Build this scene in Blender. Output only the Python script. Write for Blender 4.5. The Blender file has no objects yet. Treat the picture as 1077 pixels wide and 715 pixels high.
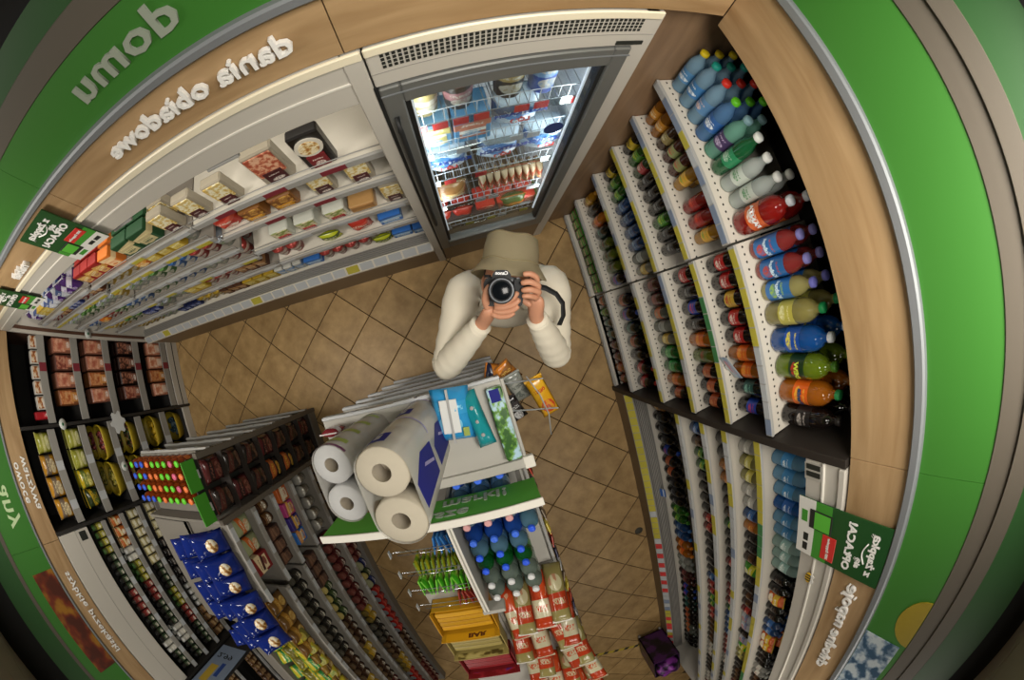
import bpy, bmesh, math, random
from mathutils import Vector, Matrix
random.seed(7)
S = bpy.context.scene
COL = S.collection
PI = math.pi
# ---------------------------------------------------------------- camera (the view a round ceiling mirror gives: equisolid fisheye)
RM = ((0.958990843, -0.278947495, 0.050247964), (0.269566318, 0.952392954, 0.142413700), (-0.087581752, -0.123028275, 0.988530971))
CAMZ = 2.69245; KPX = 816.2024; CX, CY = 526.1009, 293.9626; W0, H0 = 1077.0, 715.0
cam = bpy.data.cameras.new('camera'); camo = bpy.data.objects.new('camera', cam); COL.objects.link(camo); S.camera = camo
cam.type = 'PANO'; cam.panorama_type = 'FISHEYE_EQUISOLID'
cam.sensor_fit = 'HORIZONTAL'; cam.sensor_width = 36.0
cam.fisheye_lens = 36.0 * KPX / W0 / 2; cam.fisheye_fov = math.radians(300)
cam.shift_x = (W0 / 2 - CX) / W0; cam.shift_y = -(H0 / 2 - CY) / H0
cam.clip_start = 0.01; cam.clip_end = 60
camo.matrix_world = Matrix.Translation((0, 0, CAMZ)) @ Matrix(RM).transposed().to_4x4()
# ---------------------------------------------------------------- world, exposure
wd = bpy.data.worlds.new('world'); S.world = wd; wd.use_nodes = True
wd.node_tree.nodes['Background'].inputs[0].default_value = (0.9, 0.95, 1.0, 1)
wd.node_tree.nodes['Background'].inputs[1].default_value = 0.015
S.view_settings.view_transform = 'Standard'; S.view_settings.look = 'None'
S.view_settings.gamma = 1.0; S.view_settings.use_curve_mapping = False
S.view_settings.exposure = -0.12
LAMP_W = 24.0           # watts of each ceiling panel
LAMP_COL = (1.0, 0.945, 0.865)
LAMPS = [(0.35, -0.15), (-1.75, -0.15), (0.35, -2.3), (-1.75, -2.3), (0.35, -4.5), (-1.75, -4.5)]
CEIL = 3.05

def ray(x, y):
    dx, dy = x - CX, y - CY; r = math.hypot(dx, dy) + 1e-9; th = 2 * math.asin(min(1, r / KPX))
    v = Vector((math.sin(th) * dx / r, -math.sin(th) * dy / r, -math.cos(th)))
    return Matrix(RM).transposed() @ v
def at(x, y, axis, val):
    d = ray(x, y); c = Vector((0, 0, CAMZ)); return c + d * ((val - c[axis]) / d[axis])
def along(x, y, d): return Vector((0, 0, CAMZ)) + ray(x, y) * d

# ---------------------------------------------------------------- materials
def lin(h):
    if isinstance(h, str):
        h = h.lstrip('#'); v = [int(h[i:i+2], 16) / 255 for i in (0, 2, 4)]
    else: v = h
    return tuple((c / 12.92 if c <= 0.04045 else ((c + 0.055) / 1.055) ** 2.4) for c in v) + (1,)
MATS = {}
def new_mat(name):
    m = bpy.data.materials.new(name); m.use_nodes = True
    return m, m.node_tree.nodes, m.node_tree.links, m.node_tree.nodes['Principled BSDF']
def mat(name, col, rough=0.5, metal=0.0, trans=0.0, ior=1.45, vary=0.0, noise=0.0, nscale=20, spec=0.5, emit=0, alpha=1):
    if name in MATS: return MATS[name]
    m, N, L, P = new_mat(name)
    c = lin(col); P.inputs['Base Color'].default_value = c; P.inputs['Roughness'].default_value = rough
    P.inputs['Metallic'].default_value = metal; P.inputs['Transmission Weight'].default_value = trans
    P.inputs['IOR'].default_value = ior; P.inputs['Specular IOR Level'].default_value = spec
    P.inputs['Alpha'].default_value = alpha
    if emit:
        P.inputs['Emission Color'].default_value = c; P.inputs['Emission Strength'].default_value = emit
    if vary or noise:
        hs = N.new('ShaderNodeHueSaturation'); hs.inputs['Color'].default_value = c
        val = N.new('ShaderNodeMath'); val.operation = 'ADD'; val.inputs[0].default_value = 1.0; val.inputs[1].default_value = 0
        if vary:
            oi = N.new('ShaderNodeObjectInfo'); mr = N.new('ShaderNodeMapRange')
            mr.inputs['To Min'].default_value = 1 - vary; mr.inputs['To Max'].default_value = 1 + vary
            L.new(oi.outputs['Random'], mr.inputs['Value']); L.new(mr.outputs[0], val.inputs[0])
        if noise:
            tc = N.new('ShaderNodeTexCoord'); nz = N.new('ShaderNodeTexNoise'); nz.inputs['Scale'].default_value = nscale; nz.inputs['Detail'].default_value = 4
            L.new(tc.outputs['Object'], nz.inputs['Vector'])
            m2 = N.new('ShaderNodeMapRange'); m2.inputs['To Min'].default_value = -noise; m2.inputs['To Max'].default_value = noise
            L.new(nz.outputs['Fac'], m2.inputs['Value']); L.new(m2.outputs[0], val.inputs[1])
        L.new(val.outputs[0], hs.inputs['Value']); L.new(hs.outputs[0], P.inputs['Base Color'])
    MATS[name] = m; return m
def wood(name, c1, c2, axis=0):
    if name in MATS: return MATS[name]
    m, N, L, P = new_mat(name)
    tc = N.new('ShaderNodeTexCoord'); mp = N.new('ShaderNodeMapping')
    sc = [9, 9, 9]; sc[axis] = 1.2; mp.inputs['Scale'].default_value = sc
    nz = N.new('ShaderNodeTexNoise'); nz.inputs['Scale'].default_value = 2.2; nz.inputs['Detail'].default_value = 8; nz.inputs['Distortion'].default_value = 0.6
    cr = N.new('ShaderNodeValToRGB'); cr.color_ramp.elements[0].color = lin(c1); cr.color_ramp.elements[1].color = lin(c2)
    cr.color_ramp.elements[0].position = 0.3; cr.color_ramp.elements[1].position = 0.7
    L.new(tc.outputs['Object'], mp.inputs[0]); L.new(mp.outputs[0], nz.inputs['Vector']); L.new(nz.outputs['Fac'], cr.inputs[0])
    L.new(cr.outputs[0], P.inputs['Base Color']); P.inputs['Roughness'].default_value = 0.55
    MATS[name] = m; return m
def pkg(base, accent, third='#f0ead8', seed=0, rough=0.35, scale=1.0):
    """printed packaging by Generated coordinates: ground colour, a coloured band, a dish-like picture and a darker foot"""
    name = 'print_%s_%s_%s_%d' % (base, accent, third, seed)
    if name in MATS: return MATS[name]
    m, N, L, P = new_mat(name)
    rn = random.Random(sum(ord(ch)*(i + 3) for i, ch in enumerate(name)))
    tc = N.new('ShaderNodeTexCoord'); sp = N.new('ShaderNodeSeparateXYZ'); L.new(tc.outputs['Generated'], sp.inputs[0])
    oi = N.new('ShaderNodeObjectInfo')
    def M(op, x, y=None):
        n = N.new('ShaderNodeMath'); n.operation = op
        for i, v in enumerate((x, y)):
            if v is None: continue
            if isinstance(v, (int, float)): n.inputs[i].default_value = v
            else: L.new(v, n.inputs[i])
        return n.outputs[0]
    def mix(A, B, f):
        n = N.new('ShaderNodeMix'); n.data_type = 'RGBA'
        for k, v in (('A', A), ('B', B)):
            if isinstance(v, tuple): n.inputs[k].default_value = v
            else: L.new(v, n.inputs[k])
        L.new(f, n.inputs['Factor']); return n.outputs['Result']
    X, Z = sp.outputs[0], sp.outputs[2]
    zc = rn.uniform(0.56, 0.74); hw = rn.uniform(0.10, 0.17); slope = rn.uniform(-0.25, 0.25)
    band = M('LESS_THAN', M('ABSOLUTE', M('SUBTRACT', M('ADD', Z, M('MULTIPLY', M('SUBTRACT', X, 0.5), slope)), zc)), hw)
    c1 = mix(lin(base), lin(accent), band)
    dx = M('DIVIDE', M('SUBTRACT', X, rn.uniform(0.42, 0.58)), rn.uniform(0.26, 0.36)); dz = M('DIVIDE', M('SUBTRACT', Z, rn.uniform(0.26, 0.36)), rn.uniform(0.13, 0.2))
    disc_ = M('LESS_THAN', M('ADD', M('MULTIPLY', dx, dx), M('MULTIPLY', dz, dz)), 1.0)
    nz = N.new('ShaderNodeTexNoise'); nz.inputs['Scale'].default_value = 7*scale; nz.inputs['Detail'].default_value = 2; L.new(tc.outputs['Generated'], nz.inputs['Vector'])
    food = mix(lin(third), lin(accent), M('MULTIPLY', M('GREATER_THAN', nz.outputs['Fac'], 0.55), 0.6))
    c2 = mix(c1, food, M('MULTIPLY', disc_, 0.9))
    line = M('MULTIPLY', M('LESS_THAN', M('ABSOLUTE', M('SUBTRACT', Z, zc)), hw*0.35), M('LESS_THAN', M('ABSOLUTE', M('SUBTRACT', X, 0.5)), 0.3))
    wv = N.new('ShaderNodeTexNoise'); wv.inputs['Scale'].default_value = 22; L.new(tc.outputs['Generated'], wv.inputs['Vector'])
    c3 = mix(c2, lin(third), M('MULTIPLY', line, M('GREATER_THAN', wv.outputs['Fac'], 0.5)))
    hs = N.new('ShaderNodeHueSaturation'); mr = N.new('ShaderNodeMapRange'); mr.inputs['To Min'].default_value = 0.85; mr.inputs['To Max'].default_value = 1.1
    L.new(oi.outputs['Random'], mr.inputs['Value']); L.new(mr.outputs[0], hs.inputs['Value']); L.new(c3, hs.inputs['Color'])
    L.new(hs.outputs[0], P.inputs['Base Color']); P.inputs['Roughness'].default_value = rough
    MATS[name] = m; return m
def blotch(name, c1, c2, c3, scale=18, rough=0.4, thr=(0.42, 0.58)):
    if name in MATS: return MATS[name]
    m, N, L, P = new_mat(name)
    tc = N.new('ShaderNodeTexCoord'); nz = N.new('ShaderNodeTexNoise'); nz.inputs['Scale'].default_value = scale; nz.inputs['Detail'].default_value = 3
    L.new(tc.outputs['Object'], nz.inputs['Vector'])
    cr = N.new('ShaderNodeValToRGB'); e = cr.color_ramp.elements
    e[0].color = lin(c1); e[0].position = thr[0]; e[1].color = lin(c3); e[1].position = thr[1]; x = e.new(sum(thr) / 2); x.color = lin(c2)
    L.new(nz.outputs['Fac'], cr.inputs[0]); L.new(cr.outputs[0], P.inputs['Base Color']); P.inputs['Roughness'].default_value = rough
    MATS[name] = m; return m
def thin_glass(name, gloss=0.08, tint='#f4f8f8'):
    if name in MATS: return MATS[name]
    m = bpy.data.materials.new(name); m.use_nodes = True; N = m.node_tree.nodes; L = m.node_tree.links
    N.remove(N['Principled BSDF'])
    t = N.new('ShaderNodeBsdfTransparent'); t.inputs[0].default_value = lin(tint)
    g = N.new('ShaderNodeBsdfGlossy'); g.inputs['Roughness'].default_value = 0.05
    x = N.new('ShaderNodeMixShader'); x.inputs[0].default_value = gloss
    L.new(t.outputs[0], x.inputs[1]); L.new(g.outputs[0], x.inputs[2]); L.new(x.outputs[0], N['Material Output'].inputs[0])
    MATS[name] = m; return m
def clear_plastic(name, tint, op=0.45, rough=0.12):
    """see-through tinted plastic: part transparent, part glossy tinted body"""
    if name in MATS: return MATS[name]
    m, N, L, P = new_mat(name)
    P.inputs['Base Color'].default_value = lin(tint); P.inputs['Roughness'].default_value = rough
    t = N.new('ShaderNodeBsdfTransparent'); t.inputs[0].default_value = lin(tint)
    x = N.new('ShaderNodeMixShader'); x.inputs[0].default_value = op
    L.new(t.outputs[0], x.inputs[1]); L.new(P.outputs[0], x.inputs[2]); L.new(x.outputs[0], N['Material Output'].inputs[0])
    MATS[name] = m; return m

# ---------------------------------------------------------------- mesh helpers
CACHE = {}
def finish(bm, name, m=None, smooth=False):
    me = bpy.data.meshes.new(name); bm.normal_update(); bm.to_mesh(me); bm.free()
    if m is not None: me.materials.append(m)
    if smooth:
        for p in me.polygons: p.use_smooth = True
    return me
def add_box(bm, x0, y0, z0, x1, y1, z1):
    v = [bm.verts.new(c) for c in ((x0,y0,z0),(x1,y0,z0),(x1,y1,z0),(x0,y1,z0),(x0,y0,z1),(x1,y0,z1),(x1,y1,z1),(x0,y1,z1))]
    for f in ((3,2,1,0),(4,5,6,7),(0,1,5,4),(1,2,6,5),(2,3,7,6),(3,0,4,7)): bm.faces.new([v[i] for i in f])
def box(x0, y0, z0, x1, y1, z1, m, bev=0.0, name='box'):
    key = ('box', round(x0,4), round(y0,4), round(z0,4), round(x1,4), round(y1,4), round(z1,4), m.name, bev)
    if key in CACHE: return CACHE[key]
    bm = bmesh.new(); add_box(bm, x0, y0, z0, x1, y1, z1)
    if bev: bmesh.ops.bevel(bm, geom=bm.edges[:], offset=bev, segments=1, affect='EDGES')
    CACHE[key] = finish(bm, name, m); return CACHE[key]
def boxes(lst, m, name='boxes', bev=0):
    bm = bmesh.new()
    for b in lst: add_box(bm, *b)
    if bev: bmesh.ops.bevel(bm, geom=bm.edges[:], offset=bev, segments=1, affect='EDGES')
    return finish(bm, name, m)
def add_lathe(bm, prof, seg=14, cx=0, cy=0):
    rings = []
    for r, z in prof:
        if r < 1e-6: rings.append([bm.verts.new((cx, cy, z))])
        else: rings.append([bm.verts.new((cx + r*math.cos(2*PI*i/seg), cy + r*math.sin(2*PI*i/seg), z)) for i in range(seg)])
    for a, b in zip(rings, rings[1:]):
        if len(a) == 1 and len(b) == 1: continue
        for i in range(seg):
            j = (i+1) % seg
            if len(a) == 1: bm.faces.new((a[0], b[j], b[i]))
            elif len(b) == 1: bm.faces.new((a[i], a[j], b[0]))
            else: bm.faces.new((a[i], a[j], b[j], b[i]))
def lathe(prof, m, seg=14, name='lathe', smooth=True):
    key = (smooth, 'lathe', tuple((round(a,4), round(b,4)) for a, b in prof), m.name, seg)
    if key in CACHE: return CACHE[key]
    bm = bmesh.new(); add_lathe(bm, prof, seg)
    me = finish(bm, name, m, smooth)
    CACHE[key] = me; return me
def add_tube(bm, pts, r, seg=6):
    rings = []; pts = [Vector(p) for p in pts]
    for i, p in enumerate(pts):
        d = (pts[min(i+1, len(pts)-1)] - pts[max(i-1, 0)]).normalized()
        u = d.cross(Vector((0.31, 0.2, 0.93))); 
        if u.length < 1e-3: u = d.cross(Vector((1, 0, 0)))
        u.normalize(); w = d.cross(u)
        rings.append([bm.verts.new(p + (u*math.cos(2*PI*k/seg) + w*math.sin(2*PI*k/seg))*r) for k in range(seg)])
    for a, b in zip(rings, rings[1:]):
        for k in range(seg): bm.faces.new((a[k], a[(k+1) % seg], b[(k+1) % seg], b[k]))
    bm.faces.new(rings[0][::-1]); bm.faces.new(rings[-1])
def tubes(paths, r, m, name='tube', seg=6):
    bm = bmesh.new()
    for p in paths: add_tube(bm, p, r, seg)
    return finish(bm, name, m, True)
def prism(poly, d0, d1, m, plane='yz', name='prism'):
    """polygon extruded; plane yz -> along x, xz -> along y, xy -> along z"""
    bm = bmesh.new()
    def P(a, b, d): return {'yz': (d, a, b), 'xz': (a, d, b), 'xy': (a, b, d)}[plane]
    A = [bm.verts.new(P(a, b, d0)) for a, b in poly]; B = [bm.verts.new(P(a, b, d1)) for a, b in poly]
    n = len(poly); bm.faces.new(A); bm.faces.new(B[::-1])
    for i in range(n): bm.faces.new((A[i], B[i], B[(i+1) % n], A[(i+1) % n]))
    bmesh.ops.recalc_face_normals(bm, faces=bm.faces[:])
    return finish(bm, name, m)
def bag(w, d, h, m, seed=0, crimp=0.012, nu=8, nv=10):
    """a filled sealed bag, standing, front to -y"""
    key = ('bag', round(w,3), round(d,3), round(h,3), m.name, seed)
    if key in CACHE: return CACHE[key]
    rn = random.Random(seed); bm = bmesh.new(); rows = []
    ph = [rn.uniform(0, 6) for _ in range(6)]
    for j in range(nv+1):
        v = j / nv; zz = v*h
        prof = max(0.0, 1 - abs(2*v - 1)**3.2) ** 0.6
        ring = []
        for side in (-1, 1):
            for i in range(nu+1):
                u = i/nu*2 - 1
                if side == 1: u = -u
                if i == nu: continue
                t = max(0.0, 1 - abs(u)**2.6) ** 0.55
                wr = 0.10*math.sin(5*u + 7*v + ph[0] + side) + 0.08*math.sin(9*v - 4*u + ph[1])
                y = side*(d/2*prof*t*(1 + wr) + 0.0015)
                x = u*w/2*(1 - 0.05*prof)
                ring.append(bm.verts.new((x, y, zz)))
        rows.append(ring)
    n = len(rows[0])
    for a, b in zip(rows, rows[1:]):
        for k in range(n): bm.faces.new((a[k], a[(k+1) % n], b[(k+1) % n], b[k]))
    bm.faces.new(rows[0][::-1]); bm.faces.new(rows[-1])
    CACHE[key] = finish(bm, 'bag', m, True); return CACHE[key]
def link(name, data, parent=None, loc=None, rot=None, mw=None):
    o = bpy.data.objects.new(name, data); COL.objects.link(o)
    if parent is not None: o.parent = parent
    if loc is not None: o.location = loc
    if rot is not None: o.rotation_euler = rot
    if mw is not None: o.matrix_local = mw
    return o
def tag(o, label, cat, group=None):
    o['label'] = label; o['category'] = cat
    if group: o['group'] = group
    return o
def thing(name, label, cat, loc=(0,0,0), rotz=0, group=None):
    o = link(name, None, None, loc, (0, 0, rotz)); o.empty_display_size = 0.05
    return tag(o, label, cat, group)
def struct(name, data, loc=None):
    o = link(name, data, None, loc); o['kind'] = 'structure'; return o
def one(name, data, label, cat, group=None, loc=None, rot=None):
    return tag(link(name, data, None, loc, rot), label, cat, group)
# mirrored lettering (we look at the shop in a mirror)
def text_mesh(s, size, m, depth=0.0, bold=0.0, align='CENTER', bend=0.0, spacing=1.0):
    cu = bpy.data.curves.new('lettering', 'FONT'); cu.body = s; cu.size = size; cu.extrude = depth; cu.offset = bold
    cu.align_x = align; cu.align_y = 'CENTER'; cu.resolution_u = 2; cu.space_character = spacing
    ob = bpy.data.objects.new('lettering', cu); COL.objects.link(ob)
    dg = bpy.context.evaluated_depsgraph_get(); me = bpy.data.meshes.new_from_object(ob.evaluated_get(dg))
    bpy.data.objects.remove(ob); bpy.data.curves.remove(cu)
    for v in me.vertices:
        x, y, z = v.co; x = -x
        if bend:
            a = x / bend; rr = bend + z; v.co = (rr*math.sin(a), -rr*math.cos(a), y)
        else: v.co = (x, y, z)
    me.flip_normals(); me.materials.clear(); me.materials.append(m); return me
FA = Matrix(((1,0,0),(0,0,-1),(0,1,0)))          # text frame on a wall facing -y
FB = Matrix(((0,0,-1),(-1,0,0),(0,1,0)))         # facing -x
FL = Matrix(((0,0,1),(1,0,0),(0,1,0)))           # facing +x
FN = Matrix(((-1,0,0),(0,0,1),(0,1,0)))          # facing +y
def frame(F, loc): return Matrix.Translation(loc) @ F.to_4x4()

# ================================================================ THE ROOM
m_grout = mat('grout', '#3a2c1d', 0.9)
def tile_mat():
    m, N, L, P = new_mat('floor_tile')
    tc = N.new('ShaderNodeTexCoord'); oi = N.new('ShaderNodeObjectInfo')
    ad = N.new('ShaderNodeVectorMath'); ad.operation = 'ADD'
    ml = N.new('ShaderNodeVectorMath'); ml.operation = 'SCALE'; ml.inputs['Scale'].default_value = 1.0
    cb = N.new('ShaderNodeCombineXYZ'); mu = N.new('ShaderNodeMath'); mu.operation = 'MULTIPLY'; mu.inputs[1].default_value = 37
    L.new(oi.outputs['Random'], mu.inputs[0]); L.new(mu.outputs[0], cb.inputs[2])
    L.new(tc.outputs['Object'], ad.inputs[0]); L.new(cb.outputs[0], ad.inputs[1])
    n1 = N.new('ShaderNodeTexNoise'); n1.inputs['Scale'].default_value = 9; n1.inputs['Detail'].default_value = 6; n1.inputs['Roughness'].default_value = 0.62
    L.new(ad.outputs[0], n1.inputs['Vector'])
    cr = N.new('ShaderNodeValToRGB'); e = cr.color_ramp.elements
    e[0].position = 0.3; e[0].color = lin('#94764b'); e[1].position = 0.72; e[1].color = lin('#ba9a68')
    L.new(n1.outputs['Fac'], cr.inputs[0])
    hs = N.new('ShaderNodeHueSaturation'); mr = N.new('ShaderNodeMapRange'); mr.inputs['To Min'].default_value = 0.86; mr.inputs['To Max'].default_value = 1.08
    L.new(oi.outputs['Random'], mr.inputs['Value']); L.new(mr.outputs[0], hs.inputs['Value']); L.new(cr.outputs[0], hs.inputs['Color'])
    L.new(hs.outputs[0], P.inputs['Base Color']); P.inputs['Roughness'].default_value = 0.42; P.inputs['Specular IOR Level'].default_value = 0.35
    bp = N.new('ShaderNodeBump'); bp.inputs['Strength'].default_value = 0.15; bp.inputs['Distance'].default_value = 0.003
    L.new(n1.outputs['Fac'], bp.inputs['Height']); L.new(bp.outputs[0], P.inputs['Normal'])
    MATS['floor_tile'] = m; return m
m_tile = tile_mat()
floor = struct('floor', box(-3.45, -7.2, -0.06, 1.45, 1.4, -0.004, m_grout))
TS = 0.31; g0x, g0y = 2.92675792, -0.33976848
def tile_mesh():
    bm = bmesh.new(); s = TS/2 - 0.0028; add_box(bm, -s, -s, -0.012, s, s, 0)
    bmesh.ops.bevel(bm, geom=[e for e in bm.edges if all(v.co.z > -0.001 for v in e.verts)], offset=0.003, segments=1, affect='EDGES')
    return finish(bm, 'tile', m_tile)
tme = tile_mesh(); far = bmesh.new()
q = math.sqrt(0.5)
for i in range(-14, 34):
    for j in range(-16, 30):
        gx, gy = i + 0.5, j + 0.5
        x = (gx + gy)*q*TS - g0x; y = (gy - gx)*q*TS - g0y
        if -2.98 < x < 1.0 and -4.3 < y < 0.75:
            hid = (-2.0 < x < -1.62 and y < -0.45) or (-0.42 < x < -0.22 and -3.2 < y < -0.5)
            link('tile', tme, floor, (x, y, 0), (0, 0, PI/4))
        elif -3.2 < x < 1.2 and -7.0 < y < 1.1:
            r = (TS/2 - 0.0028)*math.sqrt(2)
            far.faces.new([far.verts.new((x + r*a, y + r*b, -0.001)) for a, b in ((1,0),(0,1),(-1,0),(0,-1))])
fo = link('tile_field', finish(far, 'tile_field', m_tile), floor); fo['kind'] = 'stuff'
m_wallp = mat('wall_paint', '#4a443c', 0.8); m_black = mat('black_void', '#121110', 0.9)
m_ceil = mat('ceiling_panel', '#8f887c', 0.85, noise=0.03)
struct('wall_back', box(-3.5, 1.36, 0, 1.5, 1.46, CEIL, m_wallp))
struct('wall_right', box(1.42, -7.2, 0, 1.52, 1.36, CEIL, m_wallp))
struct('wall_left', box(-3.52, -7.2, 0, -3.42, 1.36, CEIL, m_wallp))
struct('wall_south', box(-3.5, -7.3, 0, 1.5, -7.2, CEIL, m_wallp))
ceil = struct('ceiling', box(-3.52, -7.3, CEIL + 0.012, 1.52, 1.46, CEIL + 0.08, m_black))
cp = box(-0.297, -0.297, 0, 0.297, 0.297, 0.012, m_ceil, 0.003)
for i in range(9):
    for j in range(15):
        link('ceiling_panel', cp, ceil, (-3.2 + 0.6*i, 1.1 - 0.6*j, CEIL))
# fascia bands above the shelving -------------------------------------------------
m_wood_x = wood('oak_x', '#92744f', '#ad8f68', 0); m_wood_y = wood('oak_y', '#92744f', '#ad8f68', 1)
m_green = mat('green_band', '#367026', 0.5, noise=0.03, nscale=3); m_beige = mat('beige_ledge', '#575046', 0.6)
m_dkgreen = mat('dark_green_band', '#234d20', 0.6); m_alu = mat('aluminium', '#7c7f82', 0.55, metal=0.3)
m_letter = mat('white_letter', '#e9e7e2', 0.4); m_letterside = m_letter
def fascia(name, facing, p, a0, a1, zs, boards, depth=0.5):
    """facing 'A' wall at y=p facing -y from x=a0..a1; 'B' x=p facing -x; 'L' x=p facing +x (along y)"""
    def bx(d0, d1, u0, u1, z0, z1, m, bev=0):
        if facing == 'A': return box(u0, p + d0, z0, u1, p + d1, z1, m, bev)
        if facing == 'B': return box(p + d0, u0, z0, p + d1, u1, z1, m, bev)
        return box(p - d1, u0, z0, p - d0, u1, z1, m, bev)
    w0, w1, g0, g1, b1, b2, k1 = zs
    o = struct(name, bx(0.02, depth, a0, a1, w0 + 0.012, CEIL, m_black))
    mw = m_wood_x if facing == 'A' else m_wood_y
    cuts = [a0] + boards + [a1]
    for u, v in zip(cuts, cuts[1:]): link('wood_board', bx(0, 0.02, u + 0.0012, v - 0.0012, w0, w1, mw, 0.001), o)
    link('led_profile', bx(-0.022, 0.02, a0, a1, w1, g0, m_alu, 0.006), o)
    for u, v in zip(cuts, cuts[1:]): link('green_panel', bx(0, 0.02, u + 0.0008, v - 0.0008, g0, g1, m_green), o)
    link('beige_ledge', bx(-0.006, 0.02, a0, a1, g1, b1, m_beige, 0.002), o)
    if b2 > b1: link('beige_ledge', bx(-0.02, 0.02, a0, a1, b1, b2, m_beige, 0.002), o)
    link('dark_green_panel', bx(0.0, 0.02, a0, a1, b2, k1, m_dkgreen), o)
    return o
YA, XB, XL = 0.58, 0.81, -2.77
fA = fascia('trim_1', 'A', YA, -2.77, XB, (2.14, 2.312, 2.342, 2.535, 2.62, 2.62, 2.71), [-1.02, -0.12], 0.75)
fB = fascia('trim_2', 'B', XB, -6.5, YA, (2.10, 2.33, 2.365, 2.60, 2.675, 2.74, 2.915), [-4.9, -3.7, -2.4, -0.635], 0.58)
fL = fascia('trim_3', 'L', XL, -6.5, YA, (1.985, 2.165, 2.185, 2.50, 2.54, 2.54, 2.74), [-4.8, -3.4, -1.9, -0.66], 0.6)
def letters(fas, s, size, F, loc, depth=0.008, bold=0.0018, m=None, name='lettering', spacing=1.05):
    return link(name, text_mesh(s, size, m or m_letter, depth, bold, spacing=spacing), fas, mw=frame(F, loc))
letters(fA, 'dania obiadowe', 0.084, FA, (-0.462, YA - 0.008, 2.232), 0.006, 0.001, spacing=1.0)
letters(fA, 'domu', 0.125, FA, (-0.492, YA - 0.004, 2.442), 0.003, 0.002, mat('grey_letter', '#8f9788', 0.6))
letters(fA, 'nabiał', 0.075, FA, (-1.63, YA - 0.008, 2.19))
letters(fB, 'chłodne napoje', 0.096, FB, (XB - 0.007, -1.415, 2.222), 0.005, 0.0008, spacing=1.0)
letters(fL, 'warzywa', 0.085, FL, (XL + 0.008, -0.30, 2.045), 0.003, 0.001)
letters(fL, 'owoce', 0.085, FL, (XL + 0.008, -0.29, 2.125), 0.003, 0.001)
letters(fL, 'szybkie przekąski', 0.080, FL, (XL + 0.008, -1.15, 2.075), 0.003, 0.001)
letters(fL, 'any', 0.17, FL, (XL + 0.004, -0.40, 2.34), 0.003, 0.002, mat('pale_green_letter', '#b9cf9f', 0.6))
# printed pictures on the green bands
m_ice = blotch('ice_print', '#33506a', '#7f93a6', '#b9c3c8', 16); m_lemon = mat('lemon_print', '#94801f', 0.5, noise=0.12, nscale=30)
link('ice_picture', box(XB - 0.003, -2.6, 2.368, XB + 0.001, -1.31, 2.57, m_ice), fB)
link('lemon_picture', prism([(-1.17 - 0.12*math.cos(i*PI/12), 2.597 - 0.115*math.sin(i*PI/12)) for i in range(13)], XB - 0.004, XB - 0.0005, m_lemon, 'yz'), fB)
link('pepper_picture', box(XL - 0.001, -1.50, 2.188, XL + 0.003, -0.80, 2.40, blotch('pepper_print', '#4a2015', '#6e2c18', '#94661f', 5)), fL)
# ceiling light panels -------------------------------------------------------------
m_diff = mat('lamp_diffuser', '#fff1d8', 0.5, emit=2.0); m_white = mat('white_enamel', '#d9d5cb', 0.4)
for k, (x, y) in enumerate(LAMPS):
    t = thing('ceiling_lamp', 'square ceiling light panel with a white metal rim', 'lamp', (x, y, CEIL - 0.05), 0, 'ceiling light panels')
    fr = [(-0.3, -0.3, 0, 0.3, -0.28, 0.05), (-0.3, 0.28, 0, 0.3, 0.3, 0.05), (-0.3, -0.28, 0, -0.28, 0.28, 0.05), (0.28, -0.28, 0, 0.3, 0.28, 0.05)]
    link('rim', boxes(fr, m_white), t); link('diffuser', box(-0.28, -0.28, 0.012, 0.28, 0.28, 0.02, m_diff), t)
    la = bpy.data.lights.new('panel_light', 'AREA'); la.shape = 'SQUARE'; la.size = 0.54; la.energy = LAMP_W*(1.0 if y > -1 else 0.45); la.color = LAMP_COL
    link('panel_light', la, t, (0, 0, -0.004))
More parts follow.
